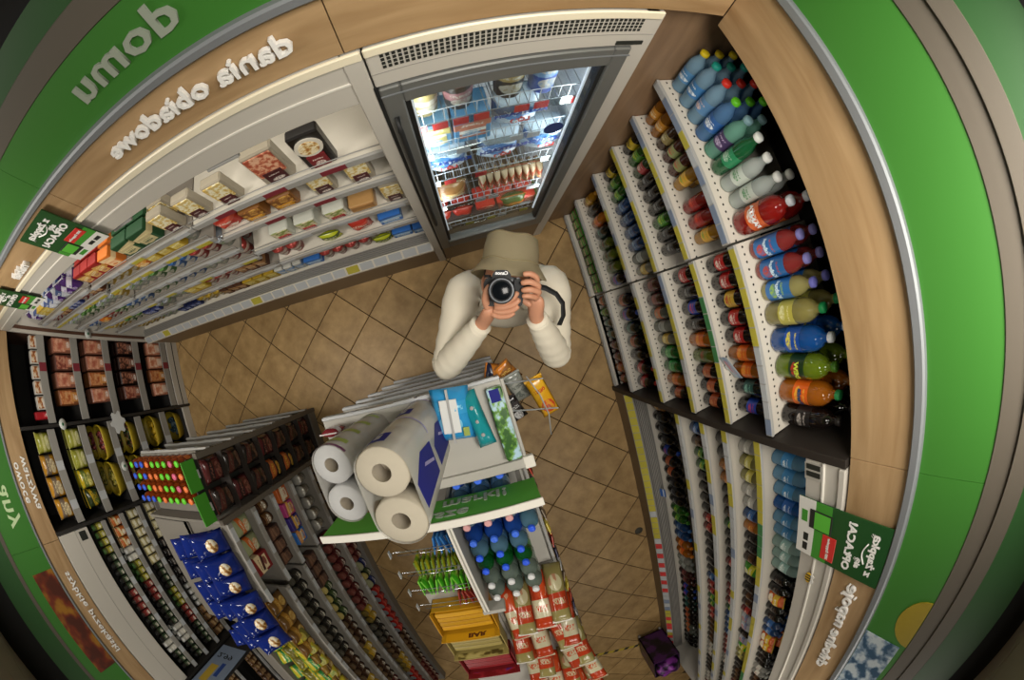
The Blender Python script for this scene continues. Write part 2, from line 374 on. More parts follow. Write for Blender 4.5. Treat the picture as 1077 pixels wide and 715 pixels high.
# posters ---------------------------------------------------------------------------
m_pgreen = mat('poster_green', '#1d4a22', 0.4, noise=0.05, nscale=8); m_pmid = mat('poster_mid_green', '#3f8a2c', 0.6); m_red = mat('poster_red', '#c8322e', 0.4)
m_pwhite = mat('poster_white', '#d8d6cf', 0.6); m_ink = mat('ink', '#22241f', 0.6)
def poster(F, loc, w, h, label, full=True):
    t = thing('promotional_poster', label, 'poster', group=None); t.matrix_world = frame(F, loc)
    link('panel', box(-w/2, -h/2, 0, w/2, h/2, 0.004, m_pgreen), t)
    link('lower_field', box(-w/2, -h/2, 0.004, w/2, -h*0.30, 0.0055, m_pwhite), t)
    link('glow_field', box(-w/2, -h*0.30, 0.004, w/2, -h*0.12, 0.0052, m_pmid), t)
    link('red_badge', box(-w*0.02, -h*0.19, 0.0052, w*0.42, -h*0.03, 0.0075, m_red, 0.001), t)
    link('badge_lettering', text_mesh('300 żappsów', w*0.072, m_pwhite, 0.0003, 0.0008), t, (w*0.20, -h*0.11, 0.008))
    link('phone', box(-w*0.36, -h*0.36, 0.0055, -w*0.04, -h*0.10, 0.0085, m_ink, 0.001), t)
    link('phone_screen', box(-w*0.34, -h*0.30, 0.0085, -w*0.06, -h*0.12, 0.0092, mat('screen_green', '#57b03a', 0.4)), t)
    link('heading_top', text_mesh('z żappką', w*0.19, m_letter, 0.0005, 0.0018), t, (0, h*0.37, 0.0055))
    link('smile', tubes([[(-w*0.17 + w*0.34*i/8, h*0.30 - 0.018*math.sin(PI*i/8), 0.0058) for i in range(9)]], 0.003, m_letter), t)
    link('heading_middle', text_mesh('się', w*0.15, m_letter, 0.0005, 0.0016), t, (w*0.2, h*0.235, 0.0055))
    link('heading_bottom', text_mesh('OPŁACA!', w*0.20, m_letter, 0.0005, 0.0020), t, (0, h*0.11, 0.0055))
    link('badge', box(w*0.10, -h*0.42, 0.0055, w*0.24, -h*0.36, 0.0062, m_ink), t)
    link('badge', box(w*0.28, -h*0.42, 0.0055, w*0.42, -h*0.36, 0.0062, m_ink), t)
    link('app_badge', box(-w*0.30, -h*0.46, 0.0055, -w*0.10, -h*0.39, 0.0064, m_pmid), t)
    return t
poster(FB, (XB - 0.014, -0.945, 2.108), 0.255, 0.44, 'dark green promotional poster with white heading hung over the drinks cooler canopy')
poster(FA, (-1.215, YA - 0.014, 2.13), 0.25, 0.33, 'dark green promotional poster on the dairy fridge beside the short lettering')
poster(FA, (-2.02, YA - 0.014, 2.09), 0.25, 0.33, 'dark green promotional poster in the corner by the meat rack')

# ================================================================ PRODUCTS (each a thing; front towards -y)
class Prod:
    def __init__(s, name, desc, cat, w, d, h, parts): s.name, s.desc, s.cat, s.w, s.d, s.h, s.parts = name, desc, cat, w, d, h, parts
def put(p, x, y, z, rot=0.0, where='', label=None, tilt=None):
    """parts[0] is the root mesh, the others are its parts"""
    lab = label or (p.desc + ' ' + where).strip()
    o = link(p.name, p.parts[0][1], None, (x, y, z), (tilt or 0, 0, rot)); tag(o, lab, p.cat, lab)
    for nm, me in p.parts[1:]: link(nm, me, o)
    return o
def plastic(c, rough=0.18): return mat('plastic_' + c, c, rough, vary=0.08)
def drink(c):
    """coloured drink in a clear bottle: deep colour, glossy skin"""
    v = c.lstrip('#'); r = [int(v[i:i+2], 16)/255 for i in (0, 2, 4)]
    k = 'drink_' + c
    if k in MATS: return MATS[k]
    m = mat(k, tuple(x*0.80 for x in r), 0.10, vary=0.08); P = m.node_tree.nodes['Principled BSDF']
    P.inputs['Coat Weight'].default_value = 0.4; P.inputs['Coat Roughness'].default_value = 0.05
    P.inputs['Transmission Weight'].default_value = 0.25
    return m
def bottle(name, desc, h, r, body, label, cap, clear=False, l0=0.28, l1=0.55, waist=0.0, text=None, tcol='#f2f2f2', third='#f0ead8', square=False, cat='bottle', short=0.86):
    mb = clear_plastic('clear_' + body, body, 0.42) if clear else drink(body)
    k = short
    prof = [(0, 0.004), (r*0.7, 0), (r*0.95, h*0.02), (r, h*0.05), (r, h*0.25), (r*(1 - waist), h*(l0 + l1)/2), (r, h*0.56), (r*0.985, h*0.64), (r*0.88, h*0.735), (r*0.58, h*0.825), (0.0145, h*k), (0.0145, h*0.945)]
    lp = [(r*1.012, h*l0), (r*(1.012 - waist*0.8), h*(l0 + l1)/2), (r*1.012, h*l1)]
    cp_ = [(0.0165, h*0.93), (0.0165, h - 0.003), (0.012, h), (0, h)]
    parts = [(name, lathe(prof, mb, 14)), ('label_band', lathe(lp, pkg(label, label, third, 1, 0.3), 14)), ('cap', lathe(cp_, plastic(cap, 0.35), 10))]
    if text: parts.append(('lettering', text_mesh(text, h*0.10, mat('letter_' + tcol, tcol, 0.4), 0, 0.0015, bend=r*1.03)))
    if text:
        me = parts[-1][1]
        for v in me.vertices: v.co.z += h*(l0 + l1)/2
    return Prod(name, desc, cat, 2*r + 0.006, 2*r + 0.004, h, parts)
def can(name, desc, c, acc, h=0.135, r=0.029, cat='can'):
    prof = [(0, 0), (r*0.8, 0), (r, h*0.06), (r, h*0.9), (r*0.8, h*0.98), (r*0.78, h)]
    return Prod(name, desc, cat, 2*r + 0.004, 2*r + 0.004, h, [(name, lathe(prof, pkg(c, acc, acc, 2, 0.25), 12)), ('lid', lathe([(r*0.78, h*0.985), (0, h*0.98)], m_alu, 12))])
def jar(name, desc, c, lab, lid, h=0.10, r=0.028, cat='jar'):
    prof = [(0, 0), (r*0.95, 0), (r, h*0.05), (r, h*0.74), (r*0.8, h*0.82)]
    return Prod(name, desc, cat, 2*r + 0.005, 2*r + 0.005, h, [(name, lathe(prof, mat('jar_' + c, c, 0.15, vary=0.1), 12)), ('label_band', lathe([(r*1.02, h*0.15), (r*1.02, h*0.6)], pkg(lab, lab, '#efe8d5', 3), 12)), ('lid', lathe([(r*0.9, h*0.80), (r*0.9, h*0.985), (r*0.85, h), (0, h)], plastic(lid, 0.3), 12))])
def cup(name, desc, c, acc, lid, h=0.112, r=0.038, cat='cup'):
    prof = [(0, 0), (r*0.78, 0), (r, h*0.96)]
    return Prod(name, desc, cat, 2*r + 0.004, 2*r + 0.004, h, [(name, lathe(prof, pkg(c, acc, '#f3efe6', 4), 12)), ('foil_lid', lathe([(r*1.06, h*0.96), (r*1.06, h), (0, h)], mat('foil_' + lid, lid, 0.25, metal=0.3, vary=0.08), 12))])
def carton(name, desc, w, d, h, c, acc, third='#f0ead8', seed=0, cat='box', flap=True):
    parts = [(name, box(-w/2, -d/2, 0, w/2, d/2, h, pkg(c, acc, third, seed, 0.45), 0.003))]
    if flap: parts.append(('front_print', box(-w*0.36, -d/2 - 0.0012, h*0.18, w*0.36, -d/2, h*0.62, pkg(acc, third, c, seed + 11), 0)))
    return Prod(name, desc, cat, w + 0.004, d + 0.004, h, parts)
def pack(name, desc, w, d, h, c, acc, third='#f0ead8', seed=0, cat='packet'):
    return Prod(name, desc, cat, w, d, h, [(name, bag(w, d, h, pkg(c, acc, third, seed, 0.22), seed)), ('seal', box(-w/2, -0.0022, h*0.965, w/2, 0.0022, h + 0.004, plastic(acc, 0.3)))])
def tray(name, desc, w, d, h, food, film='#dfe3e4', lab='#8e1f22', cat='food tray', stand=True):
    """an upright sealed tray: rim, food behind film, label"""
    if stand:
        parts = [(name, box(-w/2, -d/2, 0, w/2, d/2, h, mat('tray_' + film, film, 0.3), 0.006)), ('contents', box(-w*0.42, -d/2 - 0.004, h*0.30, w*0.42, -d/2, h*0.95, food, 0.003)), ('sticker', box(-w*0.30, -d/2 - 0.006, h*0.05, w*0.30, -d/2, h*0.42, pkg(lab, lab, '#efe3d8', 5), 0.001))]
    else:
        parts = [(name, box(-w/2, -d/2, 0, w/2, d/2, h*0.8, mat('tray_' + film, film, 0.3), 0.005)), ('contents', box(-w*0.44, -d*0.44, h*0.8, w*0.44, d*0.44, h, food, 0.006)), ('sticker', box(-w*0.22, -d*0.30, h, w*0.22, d*0.05, h + 0.0015, pkg(lab, lab, '#efe3d8', 5)))]
    return Prod(name, desc, cat, w + 0.006, d + 0.004, h, parts)
FR = {'A': 0.0, 'B': -PI/2, 'L': PI/2, 'N': PI}
def fill(face, start, items, z, where, front, rows=1, gap=0.004, jit=0.006, stop=None, rowgap=0.004, rowdrop=0.0, fit=False):
    """items (product or None or number, count) set out from start along the shelf; front = coordinate of the front line"""
    u = start; sgn = {'A': 1, 'B': -1, 'L': -1, 'N': 1}[face]; inward = {'A': 1, 'B': 1, 'L': -1, 'N': -1}[face]
    rn = random.Random(int(abs(start*1000) + z*977))
    ks = 1.0
    if fit:
        tot = sum(n if p is None else n*(p.w + gap) for p, n in items); ks = max(0.72, min(1.18, (abs(stop - start) - 0.004)/tot))
    for p, n in items:
        if p is None: u += sgn*n*ks; continue
        for k in range(n):
            u += sgn*(p.w/2 + gap/2)*ks
            if stop is not None and (u + sgn*p.w/2*ks - stop)*sgn > 0.004: return
            for r in range(rows):
                if r and rn.random() < rowdrop: continue
                dd = front + inward*(p.d/2*ks + r*(p.d*ks + rowgap) + (rn.uniform(0, jit) if r == 0 else jit))
                a = FR[face] + rn.uniform(-0.12, 0.12)*(1 if len(p.parts[0][1].vertices) > 40 and p.cat in ('bottle', 'can', 'jar', 'cup') else 0.25)
                ob = put(p, u, dd, z, a, where) if face in 'AN' else put(p, dd, u, z, a, where)
                if ks != 1.0: ob.scale = (ks, ks, 1)
            u += sgn*(p.w/2 + gap/2)*ks
# ---- drinks
m_shelfw = None
def shelf_mat(name, axis, front, col='#c6c0b4'):
    """white shelf with a row of punched holes along its front edge"""
    if name in MATS: return MATS[name]
    m, N, L, P = new_mat(name)
    tc = N.new('ShaderNodeTexCoord'); sp = N.new('ShaderNodeSeparateXYZ'); L.new(tc.outputs['Object'], sp.inputs[0])
    a, b = sp.outputs[axis], sp.outputs[1 - axis]
    def M(op, x, y=None):
        n = N.new('ShaderNodeMath'); n.operation = op
        for i, v in enumerate((x, y)):
            if v is None: continue
            if isinstance(v, (int, float)): n.inputs[i].default_value = v
            else: L.new(v, n.inputs[i])
        return n.outputs[0]
    f = M('SUBTRACT', M('FRACT', M('DIVIDE', a, 0.025)), 0.5); dx = M('MULTIPLY', f, 0.025); dy = M('SUBTRACT', b, front)
    d = M('SQRT', M('ADD', M('MULTIPLY', dx, dx), M('MULTIPLY', dy, dy)))
    k = M('LESS_THAN', d, 0.0042)
    mx = N.new('ShaderNodeMix'); mx.data_type = 'RGBA'; mx.inputs['A'].default_value = lin(col); mx.inputs['B'].default_value = lin('#15110c')
    L.new(k, mx.inputs['Factor']); L.new(mx.outputs['Result'], P.inputs['Base Color']); P.inputs['Roughness'].default_value = 0.45
    MATS[name] = m; return m
m_rail = mat('price_rail', '#a09f9b', 0.4); m_tagy = mat('yellow_tag', '#b5aa40', 0.5, vary=0.06); m_tagw = mat('white_tag', '#b2b5b7', 0.5, vary=0.05); m_tagb = mat('blue_tag', '#7d8aa0', 0.5); m_tagr = mat('maroon_tag', '#7c2a35', 0.5); m_tagred = mat('red_tag', '#c83a38', 0.5)
m_tagg = mat('green_tag', '#3f7a4a', 0.5)
def rail(parent, face, u0, u1, front, z, h=0.034, tags='yyywwy', step=0.062, th=0.012, rm=None, fillr=0.93):
    """price rail on a shelf edge with its tags as sub-parts (u along the wall)"""
    def bx(d0, d1, a, b, z0, z1, m, bev=0):
        if face == 'A': return box(a, front + d0, z0, b, front + d1, z1, m, bev)
        if face == 'N': return box(a, front - d1, z0, b, front - d0, z1, m, bev)
        if face == 'B': return box(front + d0, a, z0, front + d1, b, z1, m, bev)
        return box(front - d1, a, z0, front - d0, b, z1, m, bev)
    o = link('price_rail', bx(-th, 0, u0, u1, z - h + 0.004, z + 0.006, rm or m_rail, 0.002), parent)
    n = int((u1 - u0)/step); mm = {'y': m_tagy, 'w': m_tagw, 'b': m_tagb, 'r': m_tagr, 'R': m_tagred, 'g': m_tagg}
    seq = tags
    for i in range(n):
        c = seq[i % len(seq)] if len(seq) < 40 else seq[i]
        if c == '.': continue
        a = u0 + 0.006 + i*(u1 - u0 - 0.012)/n; w = (u1 - u0 - 0.012)/n*fillr
        link('price_tag', bx(-th - 0.0015, -th, a, a + w, z - h + 0.008, z + 0.002, mm[c]), o)
    return o

# ================================================================ DRINKS RACK (right wall)
m_brown = wood('brown_panel', '#7d634a', '#927659', 2); m_dark = mat('dark_panel', '#2b2520', 0.6); m_darkback = mat('dark_back', '#1f1d1b', 0.7)
m_shB = shelf_mat('perforated_shelf_y', 1, XB + 0.042)
rack = thing('drinks_rack', 'tall white-shelved drinks rack with brown end panel and dark divider', 'shelf rack', (0, 0, 0))
link('end_panel', box(0.615, 0.655, 0, 1.38, 0.675, 2.09, m_brown, 0.002), rack)
link('divider', box(XB - 0.01, -0.672, 0, 1.38, -0.640, 2.09, m_dark, 0.002), rack)
link('back_panel', box(1.29, -0.64, 0, 1.31, 0.655, 2.09, m_darkback), rack)
link('kick_plate', box(XB + 0.03, -0.64, 0, XB + 0.05, 0.655, 0.05, m_dark), rack)
ZB = [1.70, 1.435, 1.15, 0.815, 0.39, 0.06]
MODS = [(0.035, 0.652, 0.0), (-0.636, 0.027, 0.022)]
def zB(k, mod): return ZB[k] + (MODS[mod][2] if k < 4 else (-0.01 if mod else 0))
for k in range(6):
    for mod, (u0, u1, dz) in enumerate(MODS):
        z = zB(k, mod)
        sh = link('shelf', box(XB + 0.012, u0, z - 0.028, XB + 0.43, u1, z, m_shB, 0.002), rack)
        rail(rack, 'B', u0, u1, XB + 0.012, z, 0.036, ['bbwbwybbwyy', 'yybwyyybbyy', 'yyyyywyyybw', 'wyybwywwbww', 'wwwwwwwww', 'wwwwww'][k] if mod == 0 else ['bwwwwyyyyyy', 'yyyyggggyyb', 'yywwyyyybbw', 'ywywyyywyww', 'wwwwwwwwww', 'wwwwwww'][k])
B = bottle
P_ = {}
# top shelf
P_['wat_y'] = B('water_bottle', 'clear blue water bottle with yellow cap', 0.225, 0.031, '#9ec4da', '#4f86b5', '#d8c022', True, third='#e6eef2')
P_['wat_t'] = B('water_bottle', 'clear blue water bottle with teal cap', 0.245, 0.031, '#9ec4da', '#3f78ad', '#1f8f80', True, third='#e6eef2')
P_['wat_r'] = B('water_bottle', 'clear blue water bottle with red cap', 0.245, 0.031, '#9ec4da', '#5a86b0', '#cf3226', True, third='#e6c8c0')
P_['wat_l'] = B('water_bottle', 'blue water bottle with lime green cap', 0.24, 0.031, '#6f9fd0', '#2f5f9f', '#62c228', True, third='#e6eef2')
P_['aqua'] = B('water_bottle', 'mint green bottle with purple label', 0.245, 0.032, '#8fcdb8', '#4b3a63', '#7fa3ab', True, third='#c9b9d8')
P_['grn_w'] = B('water_bottle', 'green bottle with white cap', 0.26, 0.029, '#1f7a45', '#2f8f5f', '#e8ece6', False, third='#bfe0c8')
P_['clr_w'] = B('water_bottle', 'clear bottle with white cap and pale label', 0.25, 0.029, '#dfe6e2', '#c9d2c8', '#eceee9', True, third='#3f8a4a')
P_['red15'] = B('soda_bottle', 'large red soda bottle with white cap', 0.27, 0.043, '#b01f1a', '#d8622a', '#dfe3ea', False, text='FANTA', third='#f2e6da', waist=0.06)
P_['kub_r'] = B('water_bottle', 'red flavoured water bottle with blue label', 0.235, 0.033, '#b5403f', '#2f6fb0', '#8a86c8', False, 0.12, 0.62, text='Kubuś', tcol='#cfe6f6', third='#c94a3a')
P_['kub_y'] = B('water_bottle', 'yellow flavoured water bottle with blue label', 0.235, 0.033, '#cbc27a', '#2f6fb0', '#7a7ad0', False, 0.12, 0.62, text='Kubuś', tcol='#cfe6f6', third='#9cc24a')
P_['pale'] = B('soda_bottle', 'pale yellow lemonade bottle with green cap', 0.255, 0.04, '#b9ae62', '#b9b04a', '#1f8f4f', False, third='#e3dfa8')
P_['blue15'] = B('soda_bottle', 'large bright blue soda bottle with white cap', 0.265, 0.043, '#1560b8', '#1a4fa8', '#e4e8ea', False, third='#e7d84a', waist=0.05)
P_['dew'] = B('soda_bottle', 'large lime green soda bottle with dark label', 0.265, 0.043, '#7f9a1f', '#1f3a1d', '#4a7a22', False, text='DEW', tcol='#cfe04a', third='#c23a2a', waist=0.05)
P_['org15'] = B('soda_bottle', 'large orange soda bottle with green cap', 0.27, 0.043, '#d9791a', '#d9601a', '#35a05a', False, text='Fanta', tcol='#1d3f6a', third='#f0b040', waist=0.06)
P_['cola15'] = B('soda_bottle', 'large black cola bottle with dark label', 0.27, 0.038, '#1a1210', '#23201f', '#2b2624', False, third='#b8b0a8')
def BS(n, d, h, r, *a, **k): return bottle(n, d, min(h, 0.226), r*1.06, *a, **k)
# smaller ones
P_['ojc'] = BS('juice_bottle', 'small orange juice bottle with amber body', 0.20, 0.034, '#b8741c', '#c98a2a', '#c9701f', third='#d8d0b0')
P_['ojd'] = BS('juice_bottle', 'small brown juice bottle with pale fruit label', 0.20, 0.034, '#4a2f1a', '#8a7a4a', '#4a3a22', third='#d8d0b0')
P_['chk'] = BS('juice_bottle', 'small dark juice bottle with mixed fruit label', 0.20, 0.034, '#5a2a1f', '#9aa36a', '#7a3a2a', third='#c94a3a')
P_['mgo'] = BS('juice_bottle', 'small golden juice bottle', 0.20, 0.036, '#c98f1f', '#d9a83a', '#c98f2a', third='#7f9a3a')
P_['red'] = BS('juice_bottle', 'small bright red juice bottle', 0.195, 0.037, '#a8231c', '#8f1f1c', '#9a2a1f', third='#c94a30')
P_['org'] = BS('soda_bottle', 'orange soda bottle with orange label', 0.235, 0.041, '#c9731a', '#d8651c', '#d8801f', third='#e8a040')
P_['cola'] = BS('soda_bottle', 'cola bottle with red label', 0.235, 0.041, '#1d100c', '#b3201f', '#b3201f', third='#e8ded2')
P_['colay'] = BS('soda_bottle', 'cola bottle with red and yellow label', 0.235, 0.041, '#1d100c', '#c9a83a', '#2a1a16', third='#b3201f')
P_['drk'] = BS('soda_bottle', 'black drink bottle with silver lettered label', 0.225, 0.037, '#16130f', '#211f1f', '#1c1a19', third='#8f8f8c')
P_['drkg'] = BS('soda_bottle', 'dark teal drink bottle', 0.225, 0.039, '#15201d', '#1f4a44', '#173a33', third='#7fb0a0')
P_['pep'] = BS('soda_bottle', 'dark cola bottle with blue label', 0.23, 0.040, '#17110f', '#1f3f9f', '#1f3f8f', third='#c93a3a')
P_['grn'] = BS('soda_bottle', 'green soda bottle with green label', 0.225, 0.037, '#2f6a22', '#4a8a2a', '#3a7a2a', third='#c0c84a')
P_['lime'] = BS('soda_bottle', 'yellow green soda bottle with dark green label', 0.225, 0.039, '#6f8220', '#3f5a22', '#3a6a22', third='#8a3a2a')
P_['grr'] = BS('soda_bottle', 'green bottle with red and white label', 0.225, 0.036, '#35502a', '#a83a3a', '#2f4a22', third='#d8c8b8')
P_['yeb'] = BS('soda_bottle', 'dark bottle with yellow label', 0.23, 0.036, '#1f1a12', '#c9b02a', '#2a241c', third='#2a2a2a')
P_['blu'] = BS('sports_drink_bottle', 'blue sports drink bottle', 0.235, 0.040, '#27558f', '#2a4f80', '#3f6fa8', third='#8fa8b8')
P_['gry'] = BS('water_bottle', 'clear grey bottle with pale label', 0.23, 0.038, '#b8bab0', '#a8aca4', '#7f8480', True, third='#6f746f')
P_['yel'] = BS('soda_bottle', 'clear bottle with yellow label', 0.23, 0.036, '#a9a48a', '#cfa92a', '#c9b03a', third='#f0e8b0')
P_['mar'] = BS('soda_bottle', 'maroon drink bottle', 0.23, 0.040, '#4f2724', '#6a3430', '#4a2422', third='#a86a5a')
P_['orw'] = BS('juice_bottle', 'grey bottle with orange band', 0.23, 0.038, '#70766a', '#c0642a', '#5a605a', third='#9aa08a')
P_['brg'] = BS('soda_bottle', 'bright green soda bottle', 0.235, 0.041, '#1f8a38', '#2fa04a', '#2fa04a', third='#a8d8a0')
P_['drko'] = BS('soda_bottle', 'black bottle with orange label', 0.23, 0.039, '#1b1412', '#a8502a', '#241c19', third='#c98a5a')
P_['snk'] = carton('snack_box', 'small snack box with bright green top', 0.06, 0.075, 0.16, '#6a5a3a', '#4aa838', '#d8b890', 3)
P_['snk'].parts.append(('green_top', box(-0.029, -0.036, 0.16, 0.029, 0.036, 0.163, mat('snack_green', '#3f9a35', 0.4))))
P_['amb'] = BS('syrup_bottle', 'amber syrup bottle', 0.30, 0.036, '#9a641f', '#a87a3a', '#7a4a1f', third='#d8c08a')
WB = lambda k: 'on the %s of the drinks rack' % ['top shelf', 'second shelf', 'third shelf', 'fourth shelf', 'fifth shelf', 'lowest deck'][k]
G = P_.get
fx = XB + 0.046
def rowB(k, mod, items, rows=3, fr=fx, gap=0.003):
    items = [((P_[p] if isinstance(p, str) else None), n) for p, n in items]
    fill('B', MODS[mod][1] - 0.006, items, zB(k, mod), WB(k), fr, rows, gap, stop=MODS[mod][0] + 0.004, fit=True)
for key, yy, x0, rows in (('wat_y', .612, .05, 3), ('wat_t', .546, .045, 3), ('wat_r', .480, .045, 3), ('wat_l', .414, .045, 3), ('aqua', .347, .05, 2), ('grn_w', .284, .045, 1), ('clr_w', .223, .055, 1), ('clr_w', .162, .065, 2), ('red15', .085, .045, 2),
                          ('kub_r', -.012, .06, 2), ('kub_r', -.082, .06, 2), ('kub_y', -.152, .06, 2), ('pale', -.228, .05, 2), ('blue15', -.317, .05, 2), ('dew', -.407, .05, 2), ('org15', -.497, .05, 2), ('cola15', -.582, .05, 3)):
    p = P_[key]
    for r in range(rows): put(p, XB + x0 + p.d/2 + r*(p.d + 0.004), yy, zB(0, 0 if yy > 0.03 else 1), -PI/2 + random.uniform(-.15, .15), WB(0))
rowB(1, 0, [('ojc', 2), ('ojd', 1), ('chk', 2), ('mgo', 1), (None, .05), ('red', 2), ('mgo', 1), ('org', 1)])
rowB(1, 1, [('cola', 2), ('colay', 1), ('cola', 2), ('org', 2), ('drkg', 1), (None, .02), ('pep', 2)])
rowB(2, 0, [('yeb', 1), ('grn', 1), ('grr', 1), ('drk', 3), ('grn', 1), ('drk', 2), (None, .03), ('gry', 1)])
rowB(2, 1, [('cola', 1), ('drk', 1), ('pep', 1), ('drk', 1), ('org', 1), ('lime', 1), ('drko', 3)])
rowB(3, 0, [('yeb', 1), ('grn', 2), ('blu', 4), ('gry', 1), ('yel', 1)])
rowB(3, 1, [('mar', 2), ('orw', 1), ('gry', 1), ('yel', 1), ('brg', 2), ('org', 1), ('drko', 1)])
rowB(4, 0, [('mgo', 1), ('drk', 1), ('org', 1), ('drkg', 1), ('lime', 3), ('pep', 1)])
rowB(4, 1, [(None, .03), ('drko', 1), ('pep', 1), ('drkg', 1), ('drko', 1), ('drk', 1), ('cola', 2)])
rowB(5, 0, [('snk', 9)], 2, XB + 0.03)
rowB(5, 1, [('orw', 1), ('grn', 1), ('drkg', 2), ('mar', 2), ('org', 1), ('drko', 1)], 2, XB + 0.03)
# little blue price card on a stand
def shelf_card(x, y, z, rot, label, w=0.10, h=0.06, m=None):
    t = thing('price_card', label, 'price card', (x, y, z), rot)
    link('card', box(-w/2, -0.002, 0.012, w/2, 0.0, 0.012 + h, m or pkg('#2f5fa8', '#b9c6d8', '#c8503a', 2), 0.0005), t); link('clip', box(-0.012, -0.006, 0, 0.012, 0.006, 0.013, m_rail), t)
shelf_card(XB + 0.028, -0.40, ZB[1] + 0.022, -PI/2 + 0.5, 'pale blue price card clipped below the orange bottles on the second drinks shelf', 0.12, 0.05, pkg('#9aa6ae', '#7f93b0', '#c8503a', 4))

# ================================================================ OPEN DRINKS COOLER (right wall, beyond the divider)
m_cream = mat('cream_steel', '#bab5ab', 0.45, noise=0.02, nscale=2); m_grey = mat('cooler_grey', '#8f8c86', 0.5); m_kick = mat('cooler_kick', '#7d6a52', 0.5)
CY0, CY1 = -3.75, -0.676
co = thing('drinks_cooler', 'long open-front drinks cooler with cream canopy next to the drinks rack', 'cooler')
link('kick_plate', box(XB, CY0, 0, XB + 0.03, CY1, 0.24, m_kick, 0.004), co)
link('deck', box(XB + 0.03, CY0, 0.18, 1.30, CY1, 0.205, mat('deck_white', '#cfc9bd', 0.5)), co)
link('deck_grille', boxes([(XB + 0.035 + 0.012*i, CY0, 0.205, XB + 0.041 + 0.012*i, CY1, 0.232) for i in range(9)], m_grey), co)
link('back_panel', box(1.30, CY0, 0, 1.33, CY1, 2.09, m_darkback), co)
link('end_panel', box(XB + 0.01, CY0 - 0.03, 0, 1.36, CY0, 2.09, m_cream, 0.004), co)
link('canopy', prism([(XB + 0.0, 1.90), (XB + 0.0, 2.088), (1.33, 2.088), (1.33, 1.86), (XB + 0.04, 1.86), (XB + 0.04, 1.88)], CY0, CY1, m_cream, 'xz'), co)
link('canopy_strip', box(XB - 0.008, CY0, 1.985, XB, CY1, 1.992, m_white), co)
link('canopy_top_strip', box(XB - 0.012, CY0, 2.062, XB, CY1, 2.09, m_cream, 0.003), co)
link('control_panel', box(XB - 0.006, CY1 - 0.075, 1.90, XB, CY1 - 0.012, 1.985, mat('panel_grey', '#a9a59c', 0.5)), co)
for j in range(2): link('control_button', box(XB - 0.009, CY1 - 0.032 - 0.028*j, 1.91, XB - 0.006, CY1 - 0.014 - 0.028*j, 1.975, m_ink), co)
tube = link('light_tube', lathe([(0.012, 0), (0.012, CY1 - CY0 - 0.1)], mat('cool_tube', '#f3f6ff', 0.5, emit=0.5), 8), co, (XB + 0.075, CY0 + 0.05, 1.848), (-PI/2, 0, 0))
br = link('price_rail', prism([(XB - 0.012, 0.215), (XB - 0.012, 0.228), (XB + 0.030, 0.270), (XB + 0.036, 0.262), (XB + 0.036, 0.215)], CY0, CY1, m_rail, 'xz'), co)
seq = 'yyyyyyyyyyyyyyyyywyyyywRwRwRwRwRwRwwbwbyyRyRRwyRwRyRywywRywRyRw'
for i in range(52):
    y_ = CY1 - 0.03 - 0.058*i
    link('price_tag', box(-0.027, -0.0265, 0, 0.027, 0.0265, 0.0018, {'y': m_tagy, 'w': m_tagw, 'R': m_tagred, 'b': m_tagb}[seq[i]]), br, (XB + 0.0085, y_, 0.2495), (0, -PI/4, 0))
ZC = [1.61, 1.375, 1.185, 0.93]
for k, z in enumerate(ZC):
    link('shelf', box(XB + 0.035, CY0, z - 0.02, 1.25, CY1, z, mat('shelf_white', '#b3ada1', 0.5), 0.002), co)
    rail(co, 'B', CY0, CY1, XB + 0.035, z, 0.042, ['yyywyyywwbwyyygggyyy', 'wwbwwwwyywwwyww', 'ywwwwyywbwyyww', 'wwwywwwbwwyww'][k], 0.07)
WC = lambda k: 'in the %s of the open drinks cooler' % ['top row', 'second row', 'third row', 'fourth row', 'bottom row'][k]
def C(key, desc, h, r, body, lab, cap, clear=False, third='#e8e2d4', name='drink_bottle'):
    P_[key] = bottle(name, desc, h, r, body, lab, cap, clear, third=third)
C('c_wat', 'clear blue water bottle with blue cap', 0.235, 0.033, '#7fb0cc', '#3f7fae', '#2f6fb8', True, '#dfe8ec', 'water_bottle')
C('c_watg', 'pale green water bottle with grey cap', 0.235, 0.033, '#a9c4bb', '#8fb0a8', '#7f9a94', True, '#dfe8e2', 'water_bottle')
C('c_blue', 'deep blue water bottle', 0.235, 0.034, '#2f6ab0', '#2a5fa8', '#2f6fb8', True, '#cfdcec', 'water_bottle')
C('c_milk', 'small white milk bottle with dark top', 0.162, 0.0335, '#c9c6bd', '#b9b6ac', '#2a2420', third='#f0eee6', name='milk_drink')
C('c_cof', 'small coffee drink bottle with brown label', 0.162, 0.0335, '#3a2516', '#4a2f1a', '#2a1c12', third='#8a6a42')
C('c_yel', 'small pale yellow drink bottle', 0.162, 0.0335, '#a9a05a', '#c9c05a', '#8f8f3a', third='#e8e4b8')
C('c_org', 'small orange drink bottle', 0.162, 0.0335, '#c47a1f', '#b8641f', '#d88a2a', third='#e8b060')
C('c_dark', 'small black drink bottle', 0.162, 0.0335, '#17130f', '#1f1a17', '#191512', third='#6f6a64')
C('c_red', 'small red drink bottle', 0.162, 0.0335, '#7c2420', '#a8322a', '#5a1c18', third='#d8b8a8')
C('c_grn', 'small green drink bottle', 0.162, 0.0335, '#2f5f2a', '#4a8a32', '#3a6a22', third='#c8c04a')
C('c_blu', 'small blue drink bottle', 0.162, 0.0335, '#1f4a80', '#3a6aa8', '#2a3f6a', third='#c8d0d8')
C('c_wht', 'small white drink bottle', 0.162, 0.0335, '#bfbcb2', '#d8d4c8', '#c9c6bc', third='#a85a4a')
P_['c_bag'] = pack('snack_bag', 'small bright snack bag', 0.09, 0.05, 0.13, '#c25a22', '#d8b23a', '#e8e0c8', 8)
